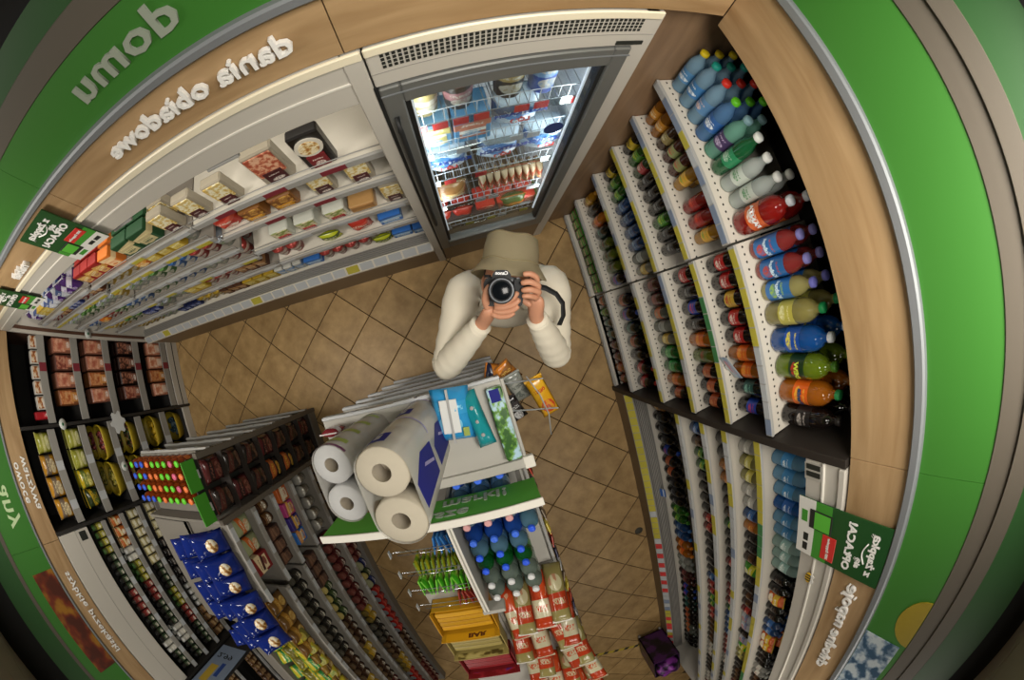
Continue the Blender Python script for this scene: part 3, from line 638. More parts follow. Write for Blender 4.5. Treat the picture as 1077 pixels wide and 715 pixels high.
P_['c_bagg'] = pack('snack_bag', 'small green snack bag', 0.09, 0.05, 0.13, '#3f8a2a', '#d8d23a', '#e8e0c8', 9)
P_['c_bagw'] = pack('snack_bag', 'small white snack bag', 0.09, 0.05, 0.13, '#b9bcc4', '#7f8aa8', '#c86a5a', 10)
def rowC(k, items, rows=1, fr=XB + 0.07):
    z = ZC[k] if k < 4 else 0.232
    fill('B', CY1 - 0.012, [((P_[p] if p else None), n) for p, n in items], z, WC(k), fr, rows, 0.003, stop=CY0 + 0.05, rowdrop=0.1)
rowC(0, [('c_wat', 4), ('c_blue', 1), ('c_wat', 2), ('c_watg', 3), (None, .03), ('c_dark', 2), ('c_bag', 1), ('c_dark', 2), ('c_blu', 2), ('c_bag', 2), ('c_dark', 3), ('c_wht', 2), ('c_cof', 3), ('c_wht', 3), ('c_dark', 3), ('c_red', 4)], 2, XB + 0.075)
rowC(1, [('c_milk', 2), ('c_yel', 2), ('c_milk', 2), ('c_blu', 1), ('c_org', 1), ('c_dark', 2), ('c_cof', 1), ('c_bagg', 1), ('c_dark', 2), ('c_cof', 2), ('c_red', 1), ('c_bagw', 2), ('c_dark', 1), ('c_bagw', 1), ('c_bagg', 1), ('c_yel', 2), ('c_dark', 2), ('c_cof', 3), ('c_red', 3), ('c_milk', 3), ('c_wht', 3)])
rowC(2, [('c_dark', 3), ('c_org', 2), ('c_dark', 1), ('c_cof', 2), ('c_grn', 1), ('c_dark', 3), ('c_red', 1), ('c_dark', 2), ('c_red', 3), ('c_grn', 1), ('c_blu', 4), ('c_red', 4), ('c_wht', 2), ('c_dark', 4), ('c_cof', 4), ('c_milk', 2), ('c_dark', 3)])
rowC(3, [('c_blu', 2), ('c_cof', 1), ('c_grn', 2), ('c_dark', 4), ('c_red', 2), ('c_dark', 4), ('c_dark', 1), ('c_blu', 1), ('c_red', 2), ('c_grn', 2), ('c_red', 2), ('c_cof', 5), ('c_wht', 3), ('c_dark', 4), ('c_milk', 3), ('c_red', 3)])
rowC(4, [('amb', 2), ('drk', 3), ('pep', 1), ('drko', 2), ('drk', 3), ('grn', 2), ('blu', 2), ('org', 2), ('gry', 2), ('mar', 2), ('pep', 2), ('drkg', 2), ('drko', 3), ('orw', 2), ('drk', 3), ('gry', 3), ('mar', 4)], 1, XB + 0.155)
one('price_card', box(-0.002, -0.035, 0, 0.002, 0.035, 0.055, pkg('#2f5fa8', '#c8d0e0', '#e8e8e8', 7)), 'blue price card standing on the cooler grille before the dark bottles', 'price card', loc=(XB + 0.10, -1.53, 0.234), rot=(0, 0.35, 0))

# ================================================================ DAIRY FRIDGE (back wall)
FX0, FX1 = -2.76, -0.135
fr = thing('dairy_fridge', 'long open-front dairy fridge with cream canopy and white shelves along the back wall', 'fridge')
m_fin = mat('fridge_white', '#d6d0c2', 0.5)
link('kick_plate', box(FX0, YA, 0, FX1, YA + 0.03, 0.36, m_kick, 0.004), fr)
link('front_panel', prism([(YA, 0.36), (YA - 0.016, 0.385), (YA - 0.016, 0.41), (YA + 0.030, 0.458), (YA + 0.036, 0.45), (YA + 0.036, 0.36)], FX0, FX1, m_fin, 'yz'), fr)
link('deck', box(FX0, YA + 0.03, 0.40, FX1, 1.25, 0.425, m_fin), fr)
link('deck_grille', boxes([(FX0, YA + 0.040 + 0.012*i, 0.425, FX1, YA + 0.047 + 0.012*i, 0.45) for i in range(5)] , m_grey), fr)
link('back_panel', box(FX0, 1.25, 0, FX1, 1.28, 2.13, m_fin), fr)
link('side_panel', box(FX1, YA - 0.006, 0, FX1 + 0.045, 1.28, 2.13, m_cream, 0.004), fr)
link('side_panel', box(FX0 - 0.03, YA, 0, FX0, 1.28, 2.13, m_cream, 0.004), fr)
link('canopy', prism([(YA, 1.955), (YA, 2.135), (1.25, 2.135), (1.25, 2.0), (YA + 0.12, 1.985), (YA + 0.03, 1.935)], FX0, FX1, m_cream, 'yz'), fr)
link('canopy_seam', box(FX0, YA - 0.004, 2.035, FX1 + 0.045, YA, 2.041, m_white), fr)
link('canopy_top_strip', box(FX0, YA - 0.010, 2.108, FX1 + 0.045, YA, 2.137, mat('ivory_strip', '#e3d9bf', 0.4), 0.003), fr)
link('night_blind', box(FX0 + 0.01, YA + 0.028, 1.915, FX1 - 0.005, YA + 0.05, 1.937, m_grey, 0.004), fr)
for k in range(5): link('blind_handle', box(-0.62 - 0.5*k, YA + 0.018, 1.912, -0.50 - 0.5*k, YA + 0.03, 1.925, m_rail, 0.003), fr)
link('light_tube', lathe([(0.012, 0), (0.012, FX1 - FX0 - 0.1)], mat('fridge_tube', '#fff4dc', 0.5, emit=1.5), 8), fr, (FX0 + 0.05, YA + 0.14, 1.965), (0, PI/2, 0))
la = bpy.data.lights.new('fridge_light', 'AREA'); la.shape = 'RECTANGLE'; la.size = FX1 - FX0 - 0.1; la.size_y = 0.03; la.energy = 3.2; la.color = (1.0, 0.95, 0.87)
link('fridge_light', la, fr, ((FX0 + FX1)/2, YA + 0.14, 1.948), (math.radians(35), 0, 0))
FMOD = [(-0.955, FX1 - 0.002, [1.60, 1.39, 1.11, 0.84]), (-1.85, -0.962, [1.60, 1.445, 1.23, 1.05, 0.83]), (FX0 + 0.004, -1.857, [1.62, 1.47, 1.24, 1.02, 0.78])]
SY = YA + 0.065
for mi, (a, b, zs) in enumerate(FMOD):
    for k, z in enumerate(zs):
        link('shelf', box(a, SY, z - 0.018, b, 1.18, z, m_fin if mi == 0 else mat('fridge_grey_shelf', '#857e74', 0.5), 0.002), fr)
        rail(fr, 'A', a, b, SY, z, 0.036, ['.r.r.r.r', '..r.r..r', 'w.w.', 'w.w.w'][min(k, 3)] if mi == 0 else ['w.wwy', 'yyyyw', 'w.ww', 'wyw', 'ww.w'][k], 0.105, fillr=0.8)
        link('wire_guard', tubes([[(a + 0.01, SY - 0.006, z + 0.004), (a + 0.01, SY - 0.006, z + 0.045), (b - 0.01, SY - 0.006, z + 0.045), (b - 0.01, SY - 0.006, z + 0.004)]], 0.0022, m_rail), fr)
for i in range(28):
    link('price_tag', box(-0.04, -0.026, 0, 0.04, 0.026, 0.0018, m_tagy if i in (3, 14, 22) else m_tagw), fr, (FX0 + 0.05 + 0.0935*i, YA + 0.0065, 0.4345), (PI/4 + 0.02, 0, 0))
meal = blotch('meal', '#a8702f', '#d8b878', '#efe2c0', 60); pasta = blotch('pasta', '#cfae5a', '#e0cf90', '#efe8cc', 70); meat1 = blotch('cured_meat', '#a8503a', '#c87a5a', '#e0b090', 55)
Q = {}
Q['bowl'] = tray('ready_meal', 'black ready meal sleeve with round bowl picture', 0.105, 0.04, 0.21, pasta, '#1c1917', '#7a1f25')
Q['bowl'].parts[1] = ('bowl_picture', prism([(0.046*math.cos(2*PI*i/20), 0.14 + 0.05*math.sin(2*PI*i/20)) for i in range(20)], -0.026, -0.020, mat('bowl_white', '#d8d2c4', 0.4), 'xz'))
Q['bowl'].parts.append(('food_picture', prism([(0.034*math.cos(2*PI*i/20), 0.14 + 0.037*math.sin(2*PI*i/20)) for i in range(20)], -0.028, -0.026, meal, 'xz')))
Q['mealr'] = tray('ready_meal', 'clear ready meal tray with maroon label', 0.095, 0.04, 0.175, pasta, '#9d9482', '#4a181c')
Q['mealm'] = tray('ready_meal', 'meat ready meal pack with maroon label', 0.12, 0.04, 0.21, meat1, '#9d9482', '#4a181c')
Q['snd'] = tray('sandwich_pack', 'navy boxed sandwich pack with golden rolls', 0.12, 0.06, 0.13, blotch('bread', '#9a6a35', '#c99a5a', '#dcb980', 40), '#232a44', '#b9a06a')
Q['yellow'] = tray('snack_tray', 'snack tray with yellow and red label', 0.11, 0.05, 0.11, blotch('fried', '#7a4a1f', '#a8702f', '#c99a4a', 50), '#8a5a2a', '#d89a1f')
Q['salad'] = tray('salad_pack', 'clear salad pack with red label', 0.105, 0.07, 0.10, blotch('salad', '#8a9a4a', '#cfc89a', '#e3d8b8', 45), '#cfd0c4', '#b3262c')
Q['wrap'] = tray('bread_pack', 'plain brown wrapped bread pack', 0.12, 0.08, 0.07, mat('bread_plain', '#a87a45', 0.6, noise=0.1, nscale=30), '#b98f5a', '#b08850')
Q['redpk'] = pack('sausage_pack', 'red and clear sausage pack', 0.12, 0.06, 0.13, '#b3362a', '#c95a4a', '#e8d8c8', 3)
Q['blue'] = carton('butter_box', 'long blue butter box', 0.115, 0.07, 0.09, '#2f6ab8', '#9ac0e0', '#e8eef4', 2)
Q['limes'] = pack('cheese_pack', 'lime yellow cheese pack', 0.12, 0.04, 0.08, '#b8c02a', '#5a6a2a', '#e8e8b8', 4)
Q['ham'] = tray('ham_pack', 'flat red ham pack', 0.11, 0.06, 0.14, blotch('ham', '#b83a30', '#d0604a', '#e8a890', 40), '#c9402f', '#d8d0c8')
Q['long'] = carton('long_tray_box', 'long pale green and white food box', 0.24, 0.09, 0.05, '#c9cfae', '#8aa85a', '#efeadb', 5)
Q['veg'] = tray('herb_pack', 'dark green herb pack with white label', 0.11, 0.08, 0.14, blotch('herb', '#1f3a1a', '#35552a', '#5a7a3a', 40), '#22301f', '#d8d8cc')
Q['choco'] = tray('olive_pack', 'black olive pack', 0.10, 0.08, 0.08, blotch('olive', '#17140f', '#2a241c', '#4a4032', 40), '#24211c', '#3a352c')
Q['grnbox'] = carton('dumpling_box', 'dark green dumpling box with dish picture', 0.125, 0.05, 0.15, '#1f4a2a', '#c9b98a', '#dccf9a', 6)
Q['redbox'] = carton('noodle_box', 'red noodle box with golden picture', 0.085, 0.05, 0.15, '#9a1f1a', '#d8a85a', '#efd8a0', 7)
Q['orgbox'] = carton('soup_box', 'orange and cream soup box', 0.10, 0.05, 0.14, '#d8762a', '#efd0a0', '#e8b080', 8)
Q['purp'] = pack('yoghurt_pouch', 'purple and white yoghurt pouch', 0.075, 0.05, 0.17, '#4a2a6a', '#d8d4e0', '#8a6ab0', 5)
Q['whtp'] = pack('yoghurt_pouch', 'silver white yoghurt pouch', 0.075, 0.05, 0.17, '#c9ccd4', '#5a6a9a', '#eceef0', 6)
Q['yelb'] = carton('cheese_box', 'golden cheese box', 0.08, 0.06, 0.12, '#b8962a', '#d8c05a', '#efe4a8', 9)
Q['cupw'] = cup('yoghurt_cup', 'white yoghurt cup with grey foil lid', '#b9bdb8', '#7fa06a', '#a9b0b8')
Q['cupb'] = cup('yoghurt_cup', 'blue yoghurt cup with blue lid', '#3f6aa8', '#cfd8e0', '#3f72b4')
Q['cupr'] = cup('dessert_cup', 'red dessert cup with red lid', '#9a302c', '#e0c8b8', '#a8433c')
Q['cupg'] = cup('cream_cup', 'green cream cup with green lid', '#3f6f30', '#d8dcc0', '#6f9a5a')
Q['cupy'] = cup('pudding_cup', 'yellow pudding cup with gold lid', '#b8962a', '#efe2a0', '#c2a23c')
Q['milk'] = carton('milk_carton', 'small white milk carton', 0.06, 0.06, 0.12, '#d0d0c8', '#7a9ac0', '#e8e8e0', 10)
Q['brwn'] = carton('chocolate_milk_carton', 'brown chocolate milk carton', 0.06, 0.06, 0.135, '#5a3522', '#a87a4a', '#d8b88a', 11)
Q['oranges'] = pack('grated_cheese_bag', 'orange grated cheese bag', 0.10, 0.04, 0.11, '#c9702a', '#e0a04a', '#f0d8a0', 7)
Q['navy'] = carton('curd_box', 'dark navy curd box', 0.05, 0.06, 0.10, '#1f2a5a', '#5a6aa8', '#c8cce0', 12)
WF = lambda k: 'on the %s shelf of the dairy fridge' % ['top', 'second', 'third', 'fourth', 'fifth'][k]
def rowF(mod, k, items, rows=1, gap=0.006, off=0.0):
    a, b, zs = FMOD[mod]; z = zs[k]
    fill('A', a + 0.012 + off, [((Q[p] if p else None), n) for p, n in items], z, WF(k), SY + 0.01, rows, gap, stop=b)
rowF(0, 0, [(None, .005), ('mealr', 1), (None, .05), ('mealr', 1), (None, .09), ('mealm', 1), (None, .04), ('bowl', 1)])
rowF(0, 1, [('redpk', 1), (None, .02), ('yellow', 1), (None, .02), ('yellow', 1), (None, .06), ('mealr', 1), (None, .045), ('mealr', 1), ('snd', 1), (None, .03), ('snd', 1)])
rowF(0, 2, [(None, .13), ('salad', 1), (None, .02), ('salad', 1), (None, .03), ('salad', 1), ('wrap', 1), (None, .03), ('mealr', 1)])
rowF(0, 3, [('cupr', 2), (None, .1), ('limes', 1), (None, .05), ('redpk', 1), (None, .03), ('blue', 1), (None, .02), ('salad', 1), (None, .02), ('redpk', 1)], 1)
rowF(1, 0, [('redbox', 3), ('orgbox', 1), (None, .04), ('grnbox', 2), (None, .04), ('mealr', 1)], 2)
rowF(1, 1, [('cupy', 4), ('oranges', 1), ('yelb', 3), ('cupw', 3), ('limes', 1), ('oranges', 1)], 2)
rowF(1, 2, [('cupw', 3), ('cupg', 2), ('cupb', 2), ('cupr', 2), ('cupw', 4), ('purp', 2), ('yelb', 1)], 2)
rowF(1, 3, [('cupg', 3), ('cupb', 3), ('cupw', 2), ('cupr', 3), ('brwn', 3), ('cupr', 2)], 2)
rowF(1, 4, [('cupw', 2), ('yelb', 2), ('cupr', 3), ('brwn', 3), ('cupr', 4)], 2)
rowF(2, 0, [('purp', 1), ('whtp', 1), ('yelb', 2), ('whtp', 2), ('purp', 1), ('whtp', 1), ('purp', 2), ('whtp', 1)], 2)
rowF(2, 1, [('cupr', 3), ('brwn', 2), ('navy', 3), ('cupr', 2), ('brwn', 2), ('cupw', 2)], 2)
rowF(2, 2, [('cupw', 3), ('cupg', 3), ('cupw', 3), ('cupy', 2), ('cupw', 2)], 2)
rowF(2, 3, [('cupb', 2), ('oranges', 1), ('cupr', 2), ('cupg', 2), ('cupb', 3), ('oranges', 1)], 2)
rowF(2, 4, [('cupy', 3), ('cupg', 3), ('navy', 3), ('cupw', 3), ('yelb', 2)], 2)
fill('A', FX0 + 0.03, [(Q[p] if p else None, n) for p, n in (('cupy', 4), ('cupw', 3), ('navy', 4), ('cupy', 3), ('brwn', 3), ('yelb', 3), ('milk', 3), ('blue', 1), ('cupr', 4), ('limes', 1), ('blue', 2), ('redpk', 2), (None, .01), ('ham', 3), ('long', 1), (None, .01), ('veg', 1), ('choco', 1))], 0.452, 'on the bottom deck of the dairy fridge', YA + 0.105, 2, 0.006)

# ================================================================ GLASS DOOR FREEZER
ZX0, ZX1 = -0.085, 0.60
fz = thing('freezer', 'upright freezer with grey framed glass door and perforated cream header', 'freezer')
m_fz = mat('freezer_liner', '#e4e8ea', 0.6); m_frame = mat('door_frame', '#6d6e6b', 0.4, metal=0.3); m_gask = mat('gasket', '#191a1a', 0.6)
DZ0, DZ1 = 0.10, 2.005
link('side_wall', box(ZX0, YA + 0.02, 0.0, ZX0 + 0.03, 1.28, 2.13, m_cream, 0.003), fz)
link('side_wall', box(ZX1 - 0.03, YA + 0.02, 0.0, ZX1, 1.28, 2.13, m_cream, 0.003), fz)
link('back_liner', box(ZX0 + 0.03, 1.22, 0.1, ZX1 - 0.03, 1.25, 2.0, m_fz), fz)
for sx in (ZX0 + 0.03, ZX1 - 0.034): link('side_liner', box(sx, YA + 0.05, 0.3, sx + 0.004, 1.22, 2.0, m_fz), fz)
link('top_liner', box(ZX0 + 0.03, YA + 0.05, 1.985, ZX1 - 0.03, 1.25, 2.0, m_fz), fz)
link('base', box(ZX0, YA + 0.0, 0, ZX1, 1.28, 0.33, m_kick, 0.004), fz)
link('header', box(ZX0, YA - 0.006, 2.0, ZX1 + 0.0, YA + 0.10, 2.13, m_cream, 0.003), fz)
link('header_top_strip', box(ZX0, YA - 0.014, 2.115, ZX1, YA - 0.006, 2.142, MATS['ivory_strip'], 0.003), fz)
sl = boxes([(ZX0 + 0.03 + 0.0125*i, YA - 0.0075, 2.062 + 0.0125*j, ZX0 + 0.038 + 0.0125*i, YA - 0.006, 2.0705 + 0.0125*j) for i in range(49) for j in range(4)], m_ink)
o = link('vent_slots', sl, fz); o['kind'] = 'stuff'
link('header_seam', box(ZX0, YA - 0.0075, 2.048, ZX1, YA - 0.006, 2.050, m_grey), fz)
link('display', box(ZX1 - 0.10, YA - 0.009, 2.008, ZX1 - 0.02, YA - 0.006, 2.022, m_ink), fz)
d0 = YA - 0.012; d1 = YA + 0.035; X0, X1, Z0, Z1 = ZX0 + 0.004, ZX1 - 0.045, 0.36, 1.995
door = link('door', boxes([(X0, d0, Z0, X0 + 0.05, d1, Z1), (X1 - 0.05, d0, Z0, X1, d1, Z1), (X0 + 0.05, d0, Z0, X1 - 0.05, d1, Z0 + 0.13), (X0 + 0.05, d0, Z1 - 0.075, X1 - 0.05, d1, Z1)], m_frame, 'door', 0.004), fz)
link('trim_line', box(X0, d0 - 0.003, Z1 - 0.03, X1, d0, Z1 - 0.026, m_alu), door)
link('gasket', boxes([(X0 + 0.05, d0 + 0.012, Z0 + 0.13, X0 + 0.064, d1, Z1 - 0.075), (X1 - 0.064, d0 + 0.012, Z0 + 0.13, X1 - 0.05, d1, Z1 - 0.075)], m_gask), door)
link('pane', box(X0 + 0.05, d0 + 0.018, Z0 + 0.13, X1 - 0.05, d0 + 0.026, Z1 - 0.075, thin_glass('door_glass', 0.10)), door)
link('front_column', box(ZX1 - 0.044, YA - 0.004, 0.0, ZX1 + 0.012, YA + 0.02, 2.13, m_cream, 0.003), fz)
link('hinge_channel', box(ZX0 - 0.006, d0 + 0.006, 0.33, ZX0 + 0.004, d1, 2.0, m_gask), fz)
link('handle', tubes([[(X0 + 0.020, d0 - 0.002, 0.95), (X0 + 0.020, d0 - 0.03, 0.98), (X0 + 0.020, d0 - 0.03, 1.84), (X0 + 0.020, d0 - 0.002, 1.87)]], 0.008, m_gask), door)
m_led = mat('freezer_led', '#f4f8ff', 0.5, emit=0.5)
for sx in (X0 + 0.058, X1 - 0.066):
    link('led_strip', box(sx, d1 + 0.006, 0.55, sx + 0.012, d1 + 0.014, 1.94, m_led), fz)
for sx, rz in ((X0 + 0.075, -0.6), (X1 - 0.075, 0.6)):
    la = bpy.data.lights.new('freezer_light', 'AREA'); la.shape = 'RECTANGLE'; la.size = 0.03; la.size_y = 1.3; la.energy = 2.4; la.color = (0.93, 0.97, 1.0)
    link('freezer_light', la, fz, (sx, d1 + 0.02, 1.25), (PI/2, 0, rz))
ZF = [1.65, 1.445, 1.185, 0.86, 0.50]
IX0, IX1 = ZX0 + 0.036, ZX1 - 0.036; SYF = YA + 0.075
m_wire = mat('white_wire', '#b4b9bc', 0.4)
for k, z in enumerate(ZF):
    paths = [[(IX0, SYF, z), (IX1, SYF, z)], [(IX0, SYF, z + 0.07), (IX1, SYF, z + 0.07)], [(IX0, 0.9, z), (IX1, 0.9, z)], [(IX0, 1.15, z), (IX1, 1.15, z)]]
    paths += [[(IX0 + 0.015 + 0.034*i, SYF, z + 0.07), (IX0 + 0.015 + 0.034*i, SYF, z), (IX0 + 0.015 + 0.034*i, 1.2, z)] for i in range(18)]
    link('wire_shelf', tubes(paths, 0.0017, m_wire, seg=5), fz)
    rail(fz, 'A', IX0, IX1, SYF - 0.004, z + 0.004, 0.045, ['RRRR.RR.R', 'w.w..w', '.R.R....', 'w..w', 'w.y.y'][k], 0.062, th=0.004, rm=thin_glass('clear_rail', 0.25), fillr=0.75)
Z = {}
def tub(name, desc, c, acc, lid, h, r):
    return Prod(name, desc, 'tub', 2*r + .004, 2*r + .004, h, [(name, lathe([(0, 0), (r*.85, 0), (r, h*.88)], pkg(c, acc, '#e8e0c8', 6), 14)), ('lid', lathe([(r*1.04, h*.86), (r*1.04, h), (r*.5, h*1.0), (0, h)], pkg(lid, acc, '#e8dfc4', 9), 14))])
Z['cr'] = tub('ice_cream_tub', 'cream and gold ice cream tub', '#b8a56a', '#e8e0c8', '#d8cfae', 0.15, 0.052)
Z['pk'] = tub('ice_cream_tub', 'pink lidded ice cream tub', '#4a3a2a', '#c98a8a', '#c4787a', 0.15, 0.052)
Z['gd'] = tub('ice_cream_tub', 'dark and gold ice cream tub', '#2a2218', '#c9b06a', '#b8a05a', 0.17, 0.055)
Z['bl'] = tub('ice_cream_tub', 'tall bright blue ice cream tub', '#1f4fb8', '#8fb8e0', '#2a62c8', 0.19, 0.050)
Z['bk'] = tub('ice_cream_tub', 'black lidded ice cream tub', '#3a3020', '#c9b87a', '#2a2620', 0.13, 0.055)
Z['box1'] = carton('ice_cream_box', 'light blue and yellow ice cream box', 0.12, 0.12, 0.16, '#7fb4d8', '#e8d88a', '#f4f2e8', 13)
Z['box2'] = carton('ice_cream_box', 'light blue ice cream box with bowl picture', 0.13, 0.12, 0.16, '#5fa0d0', '#c9826a', '#f4f2e8', 14)
m_icebag = pkg('#c9dcea', '#5f93cc', '#eef4f8', 21, 0.25, 2.2)
Z['ice'] = Prod('ice_bag', 'white and blue ice cube bag', 'bag', 0.19, 0.13, 0.19, [('ice_bag', bag(0.185, 0.12, 0.19, m_icebag, 3)), ('lettering', text_mesh('KOSTKACH', 0.036, mat('ice_blue', '#22459a', 0.4), 0.001, 0.0010)), ('price_lettering', text_mesh('LÓD', 0.036, mat('ice_red', '#c8382f', 0.4), 0.001, 0.0012))])
for nm, dz in (('lettering', 0.125), ('price_lettering', 0.075)):
    for n2, me in Z['ice'].parts[1:]:
        if n2 == nm:
            for v in me.vertices: v.co = (v.co.x, -0.066 - v.co.z, v.co.y + dz)
Z['stick'] = pack('frozen_snack', 'thin red and cream frozen snack packet', 0.035, 0.10, 0.13, '#b09a78', '#a8482f', '#c8885a', 15)
Z['nug'] = pack('nugget_bag', 'orange and brown frozen nugget bag', 0.17, 0.09, 0.13, '#8a6238', '#c09a62', '#e0cfa8', 16)
Z['pizz'] = carton('frozen_box', 'dark red frozen food box', 0.16, 0.14, 0.045, '#3f302c', '#7a6a4a', '#a89a7a', 17)
Z['veg'] = pack('frozen_vegetable_bag', 'green frozen vegetable bag with orange tag', 0.16, 0.08, 0.10, '#4a5a2a', '#b86a2a', '#9aa85a', 18)
Z['basket'] = carton('frozen_box', 'dark purple frozen food box', 0.18, 0.14, 0.05, '#2a2430', '#5a4458', '#8a7a8a', 19)
WZ = lambda k: 'on the %s wire shelf inside the freezer' % ['top', 'second', 'third', 'fourth', 'lowest'][k]
def rowZ(k, items, front=SYF + 0.012, gap=0.006): fill('A', IX0 + 0.008, [((Z[p] if p else None), n) for p, n in items], ZF[k] + 0.004, WZ(k), front, 1, gap, stop=IX1)
rowZ(0, [('cr', 1), ('pk', 1), (None, .05), ('gd', 1), ('bl', 1), ('bk', 1)], gap=0.003)
rowZ(1, [('box1', 1), ('box2', 1), ('ice', 1), (None, .02), ('basket', 1)])
rowZ(2, [('ice', 1), (None, .03), ('ice', 2)], gap=0.002)
rowZ(3, [('nug', 1), (None, .06), ('stick', 9)], gap=0.001)
rowZ(4, [('pizz', 2), ('veg', 1)], gap=0.01)
one('round_badge', lathe([(0, 0), (0.036, 0), (0.036, 0.0015), (0, 0.0015)], pkg('#22356a', '#c9d0dc', '#c9d0dc', 3), 20, smooth=False), 'round dark blue badge on the freezer glass by the hinge side', 'sticker', loc=(0.415, d0 + 0.0175, 1.57), rot=(PI/2, 0, 0))

# ================================================================ LEFT WALL RACKS
m_lrail = mat('wide_grey_rail', '#8f8c86', 0.45); m_brownL = wood('red_brown_panel', '#4a2f22', '#5f4030', 2); m_metal = mat('dark_metal', '#2a2826', 0.45)
def leftrack(name, label, y0, y1, zs, shelfm, north=True, canopy=None, railh=0.075, tags='w..w.'):
    t = thing(name, label, 'shelf rack')
    link('back_panel', box(XL - 0.56, y0, 0, XL - 0.54, y1, 1.98, m_darkback), t)
    link('kick_plate', box(XL - 0.03, y0, 0, XL - 0.01, y1, 0.10, m_cream, 0.003), t)
    if north: link('end_panel', box(XL - 0.56, y1, 0, XL + 0.015, y1 + 0.022, 1.98, m_brownL, 0.002), t)
    link('divider', box(XL - 0.56, y0 - 0.022, 0, XL + 0.015, y0, 1.98, m_metal, 0.002), t)
    for k, z in enumerate(zs):
        link('shelf', box(XL - 0.50, y0 + 0.004, z - 0.02, XL - 0.015, y1 - 0.004, z, shelfm, 0.002), t)
        rail(t, 'L', y0 + 0.006, y1 - 0.006, XL - 0.015, z + 0.02, railh, tags, 0.08, rm=m_lrail, fillr=0.7)
    return t
ZM = [1.66, 1.31, 0.96, 0.59, 0.22]
mr_ = leftrack('meat_rack', 'left wall chilled rack of meats with wide grey rails and red brown end panel', 0.02, 0.60, ZM, m_darkback, True, tags='....r...')
link('front_base', box(XL - 0.01, 0.02, 0.0, XL + 0.002, 0.60, 0.16, m_cream, 0.003), mr_)
link('base_seam', box(XL + 0.002, 0.02, 0.075, XL + 0.004, 0.60, 0.085, m_ink), mr_)
ml = {}
def flat(key, name, desc, w, d, h, food, lab='#d8cfc4', film='#2a2420'):
    ml[key] = tray(name, desc, w, d, h, food, film, lab, 'food pack', stand=True)
ham2 = blotch('pink_ham', '#b0604a', '#c98468', '#dca68a', 22); ham3 = blotch('salami', '#7a3a30', '#a05a48', '#c08a70', 34); sausage = blotch('sausage', '#a8562f', '#c07a4a', '#d09a6a', 26); smoked = blotch('smoked', '#3a1c18', '#6a3a2c', '#a87058', 38); bacon = blotch('bacon', '#c87a5a', '#e0a88a', '#efd0b8', 20)
flat('egg', 'pate_tin_box', 'small white spread box with brown picture', 0.085, 0.06, 0.085, blotch('egg', '#8a4a22', '#b87a42', '#d8c8b0', 30), film='#c9c4ba')
flat('rcan', 'tall_red_pack', 'red round canned meat pack', 0.05, 0.05, 0.13, mat('can_red', '#a81f28', 0.35), '#c83a40', '#9a1a24')
flat('ham', 'ham_pack', 'pink sliced ham pack', 0.105, 0.06, 0.20, ham2, '#c98a6a', '#8a5a48'); flat('sal', 'salami_pack', 'dark salami pack', 0.105, 0.06, 0.19, ham3, '#b07058', '#5a3a30')
flat('sau', 'sausage_pack', 'orange brown sausage pack', 0.105, 0.06, 0.20, sausage, '#c98a4a', '#7a4a2a'); flat('smo', 'smoked_sausage_pack', 'dark smoked sausage pack', 0.105, 0.06, 0.20, smoked, '#8a5a48', '#2a1a16')
flat('bac', 'bacon_pack', 'pale salmon coloured bacon pack', 0.105, 0.06, 0.18, bacon, '#e8c8b0', '#b87a60'); flat('dk', 'blood_sausage_pack', 'black pudding pack', 0.105, 0.06, 0.17, blotch('pudding', '#1a1412', '#2f2420', '#6a4a40', 30), '#4a3a34', '#1c1614')
WM = lambda k: 'on the %s shelf of the meat rack' % ['top', 'second', 'third', 'fourth', 'fifth'][k]
def rowL(y1, z, items, where, D, rows=1, front=XL - 0.035, gap=0.005, stop=None): fill('L', y1 - 0.012, [((D[p] if p else None), n) for p, n in items], z, where, front, rows, gap, stop=stop)
rowL(0.60, ZM[0], [('egg', 3), ('egg', 2), ('rcan', 2)], WM(0), ml, stop=0.02)
rowL(0.60, ZM[1], [('ham', 1), ('sal', 1), ('ham', 1), ('sau', 1), ('sal', 1)], WM(1), ml, 2, stop=0.02)
rowL(0.60, ZM[2], [('ham', 2), ('sau', 1), ('ham', 2)], WM(2), ml, 2, stop=0.02)
rowL(0.60, ZM[3], [('smo', 3), ('sal', 1), ('ham', 1)], WM(3), ml, 2, stop=0.02)
rowL(0.60, ZM[4], [('bac', 2), ('sau', 1), ('bac', 2)], WM(4), ml, 1, stop=0.02)
rowL(0.60, 0.02, [('dk', 5)], 'on the bottom deck of the meat rack', ml, 1, XL - 0.06, stop=0.02)
ZV = [1.70, 1.38, 1.06, 0.74, 0.42]
vr = leftrack('vegetable_rack', 'left wall rack of vegetables and bagged greens between dark dividers', -0.615, -0.004, ZV, m_darkback, False, tags='.w.')
vg = {}
vg['but'] = pack('salad_bag', 'golden yellow bagged snack', 0.135, 0.07, 0.15, '#b8842a', '#7a6a5a', '#d8c8a0', 31); vg['grn'] = pack('salad_bag', 'pale green and yellow salad bag', 0.135, 0.07, 0.14, '#9a9a3a', '#c8c47a', '#e0dca8', 32)
vg['yel'] = pack('salad_bag', 'yellow bag of sliced vegetables', 0.13, 0.07, 0.14, '#b8a01f', '#6a7a3a', '#d8cf7a', 33); vg['drk'] = pack('salad_bag', 'dark green bag of leaves', 0.13, 0.07, 0.14, '#35401f', '#c9a52a', '#5a6a32', 34)
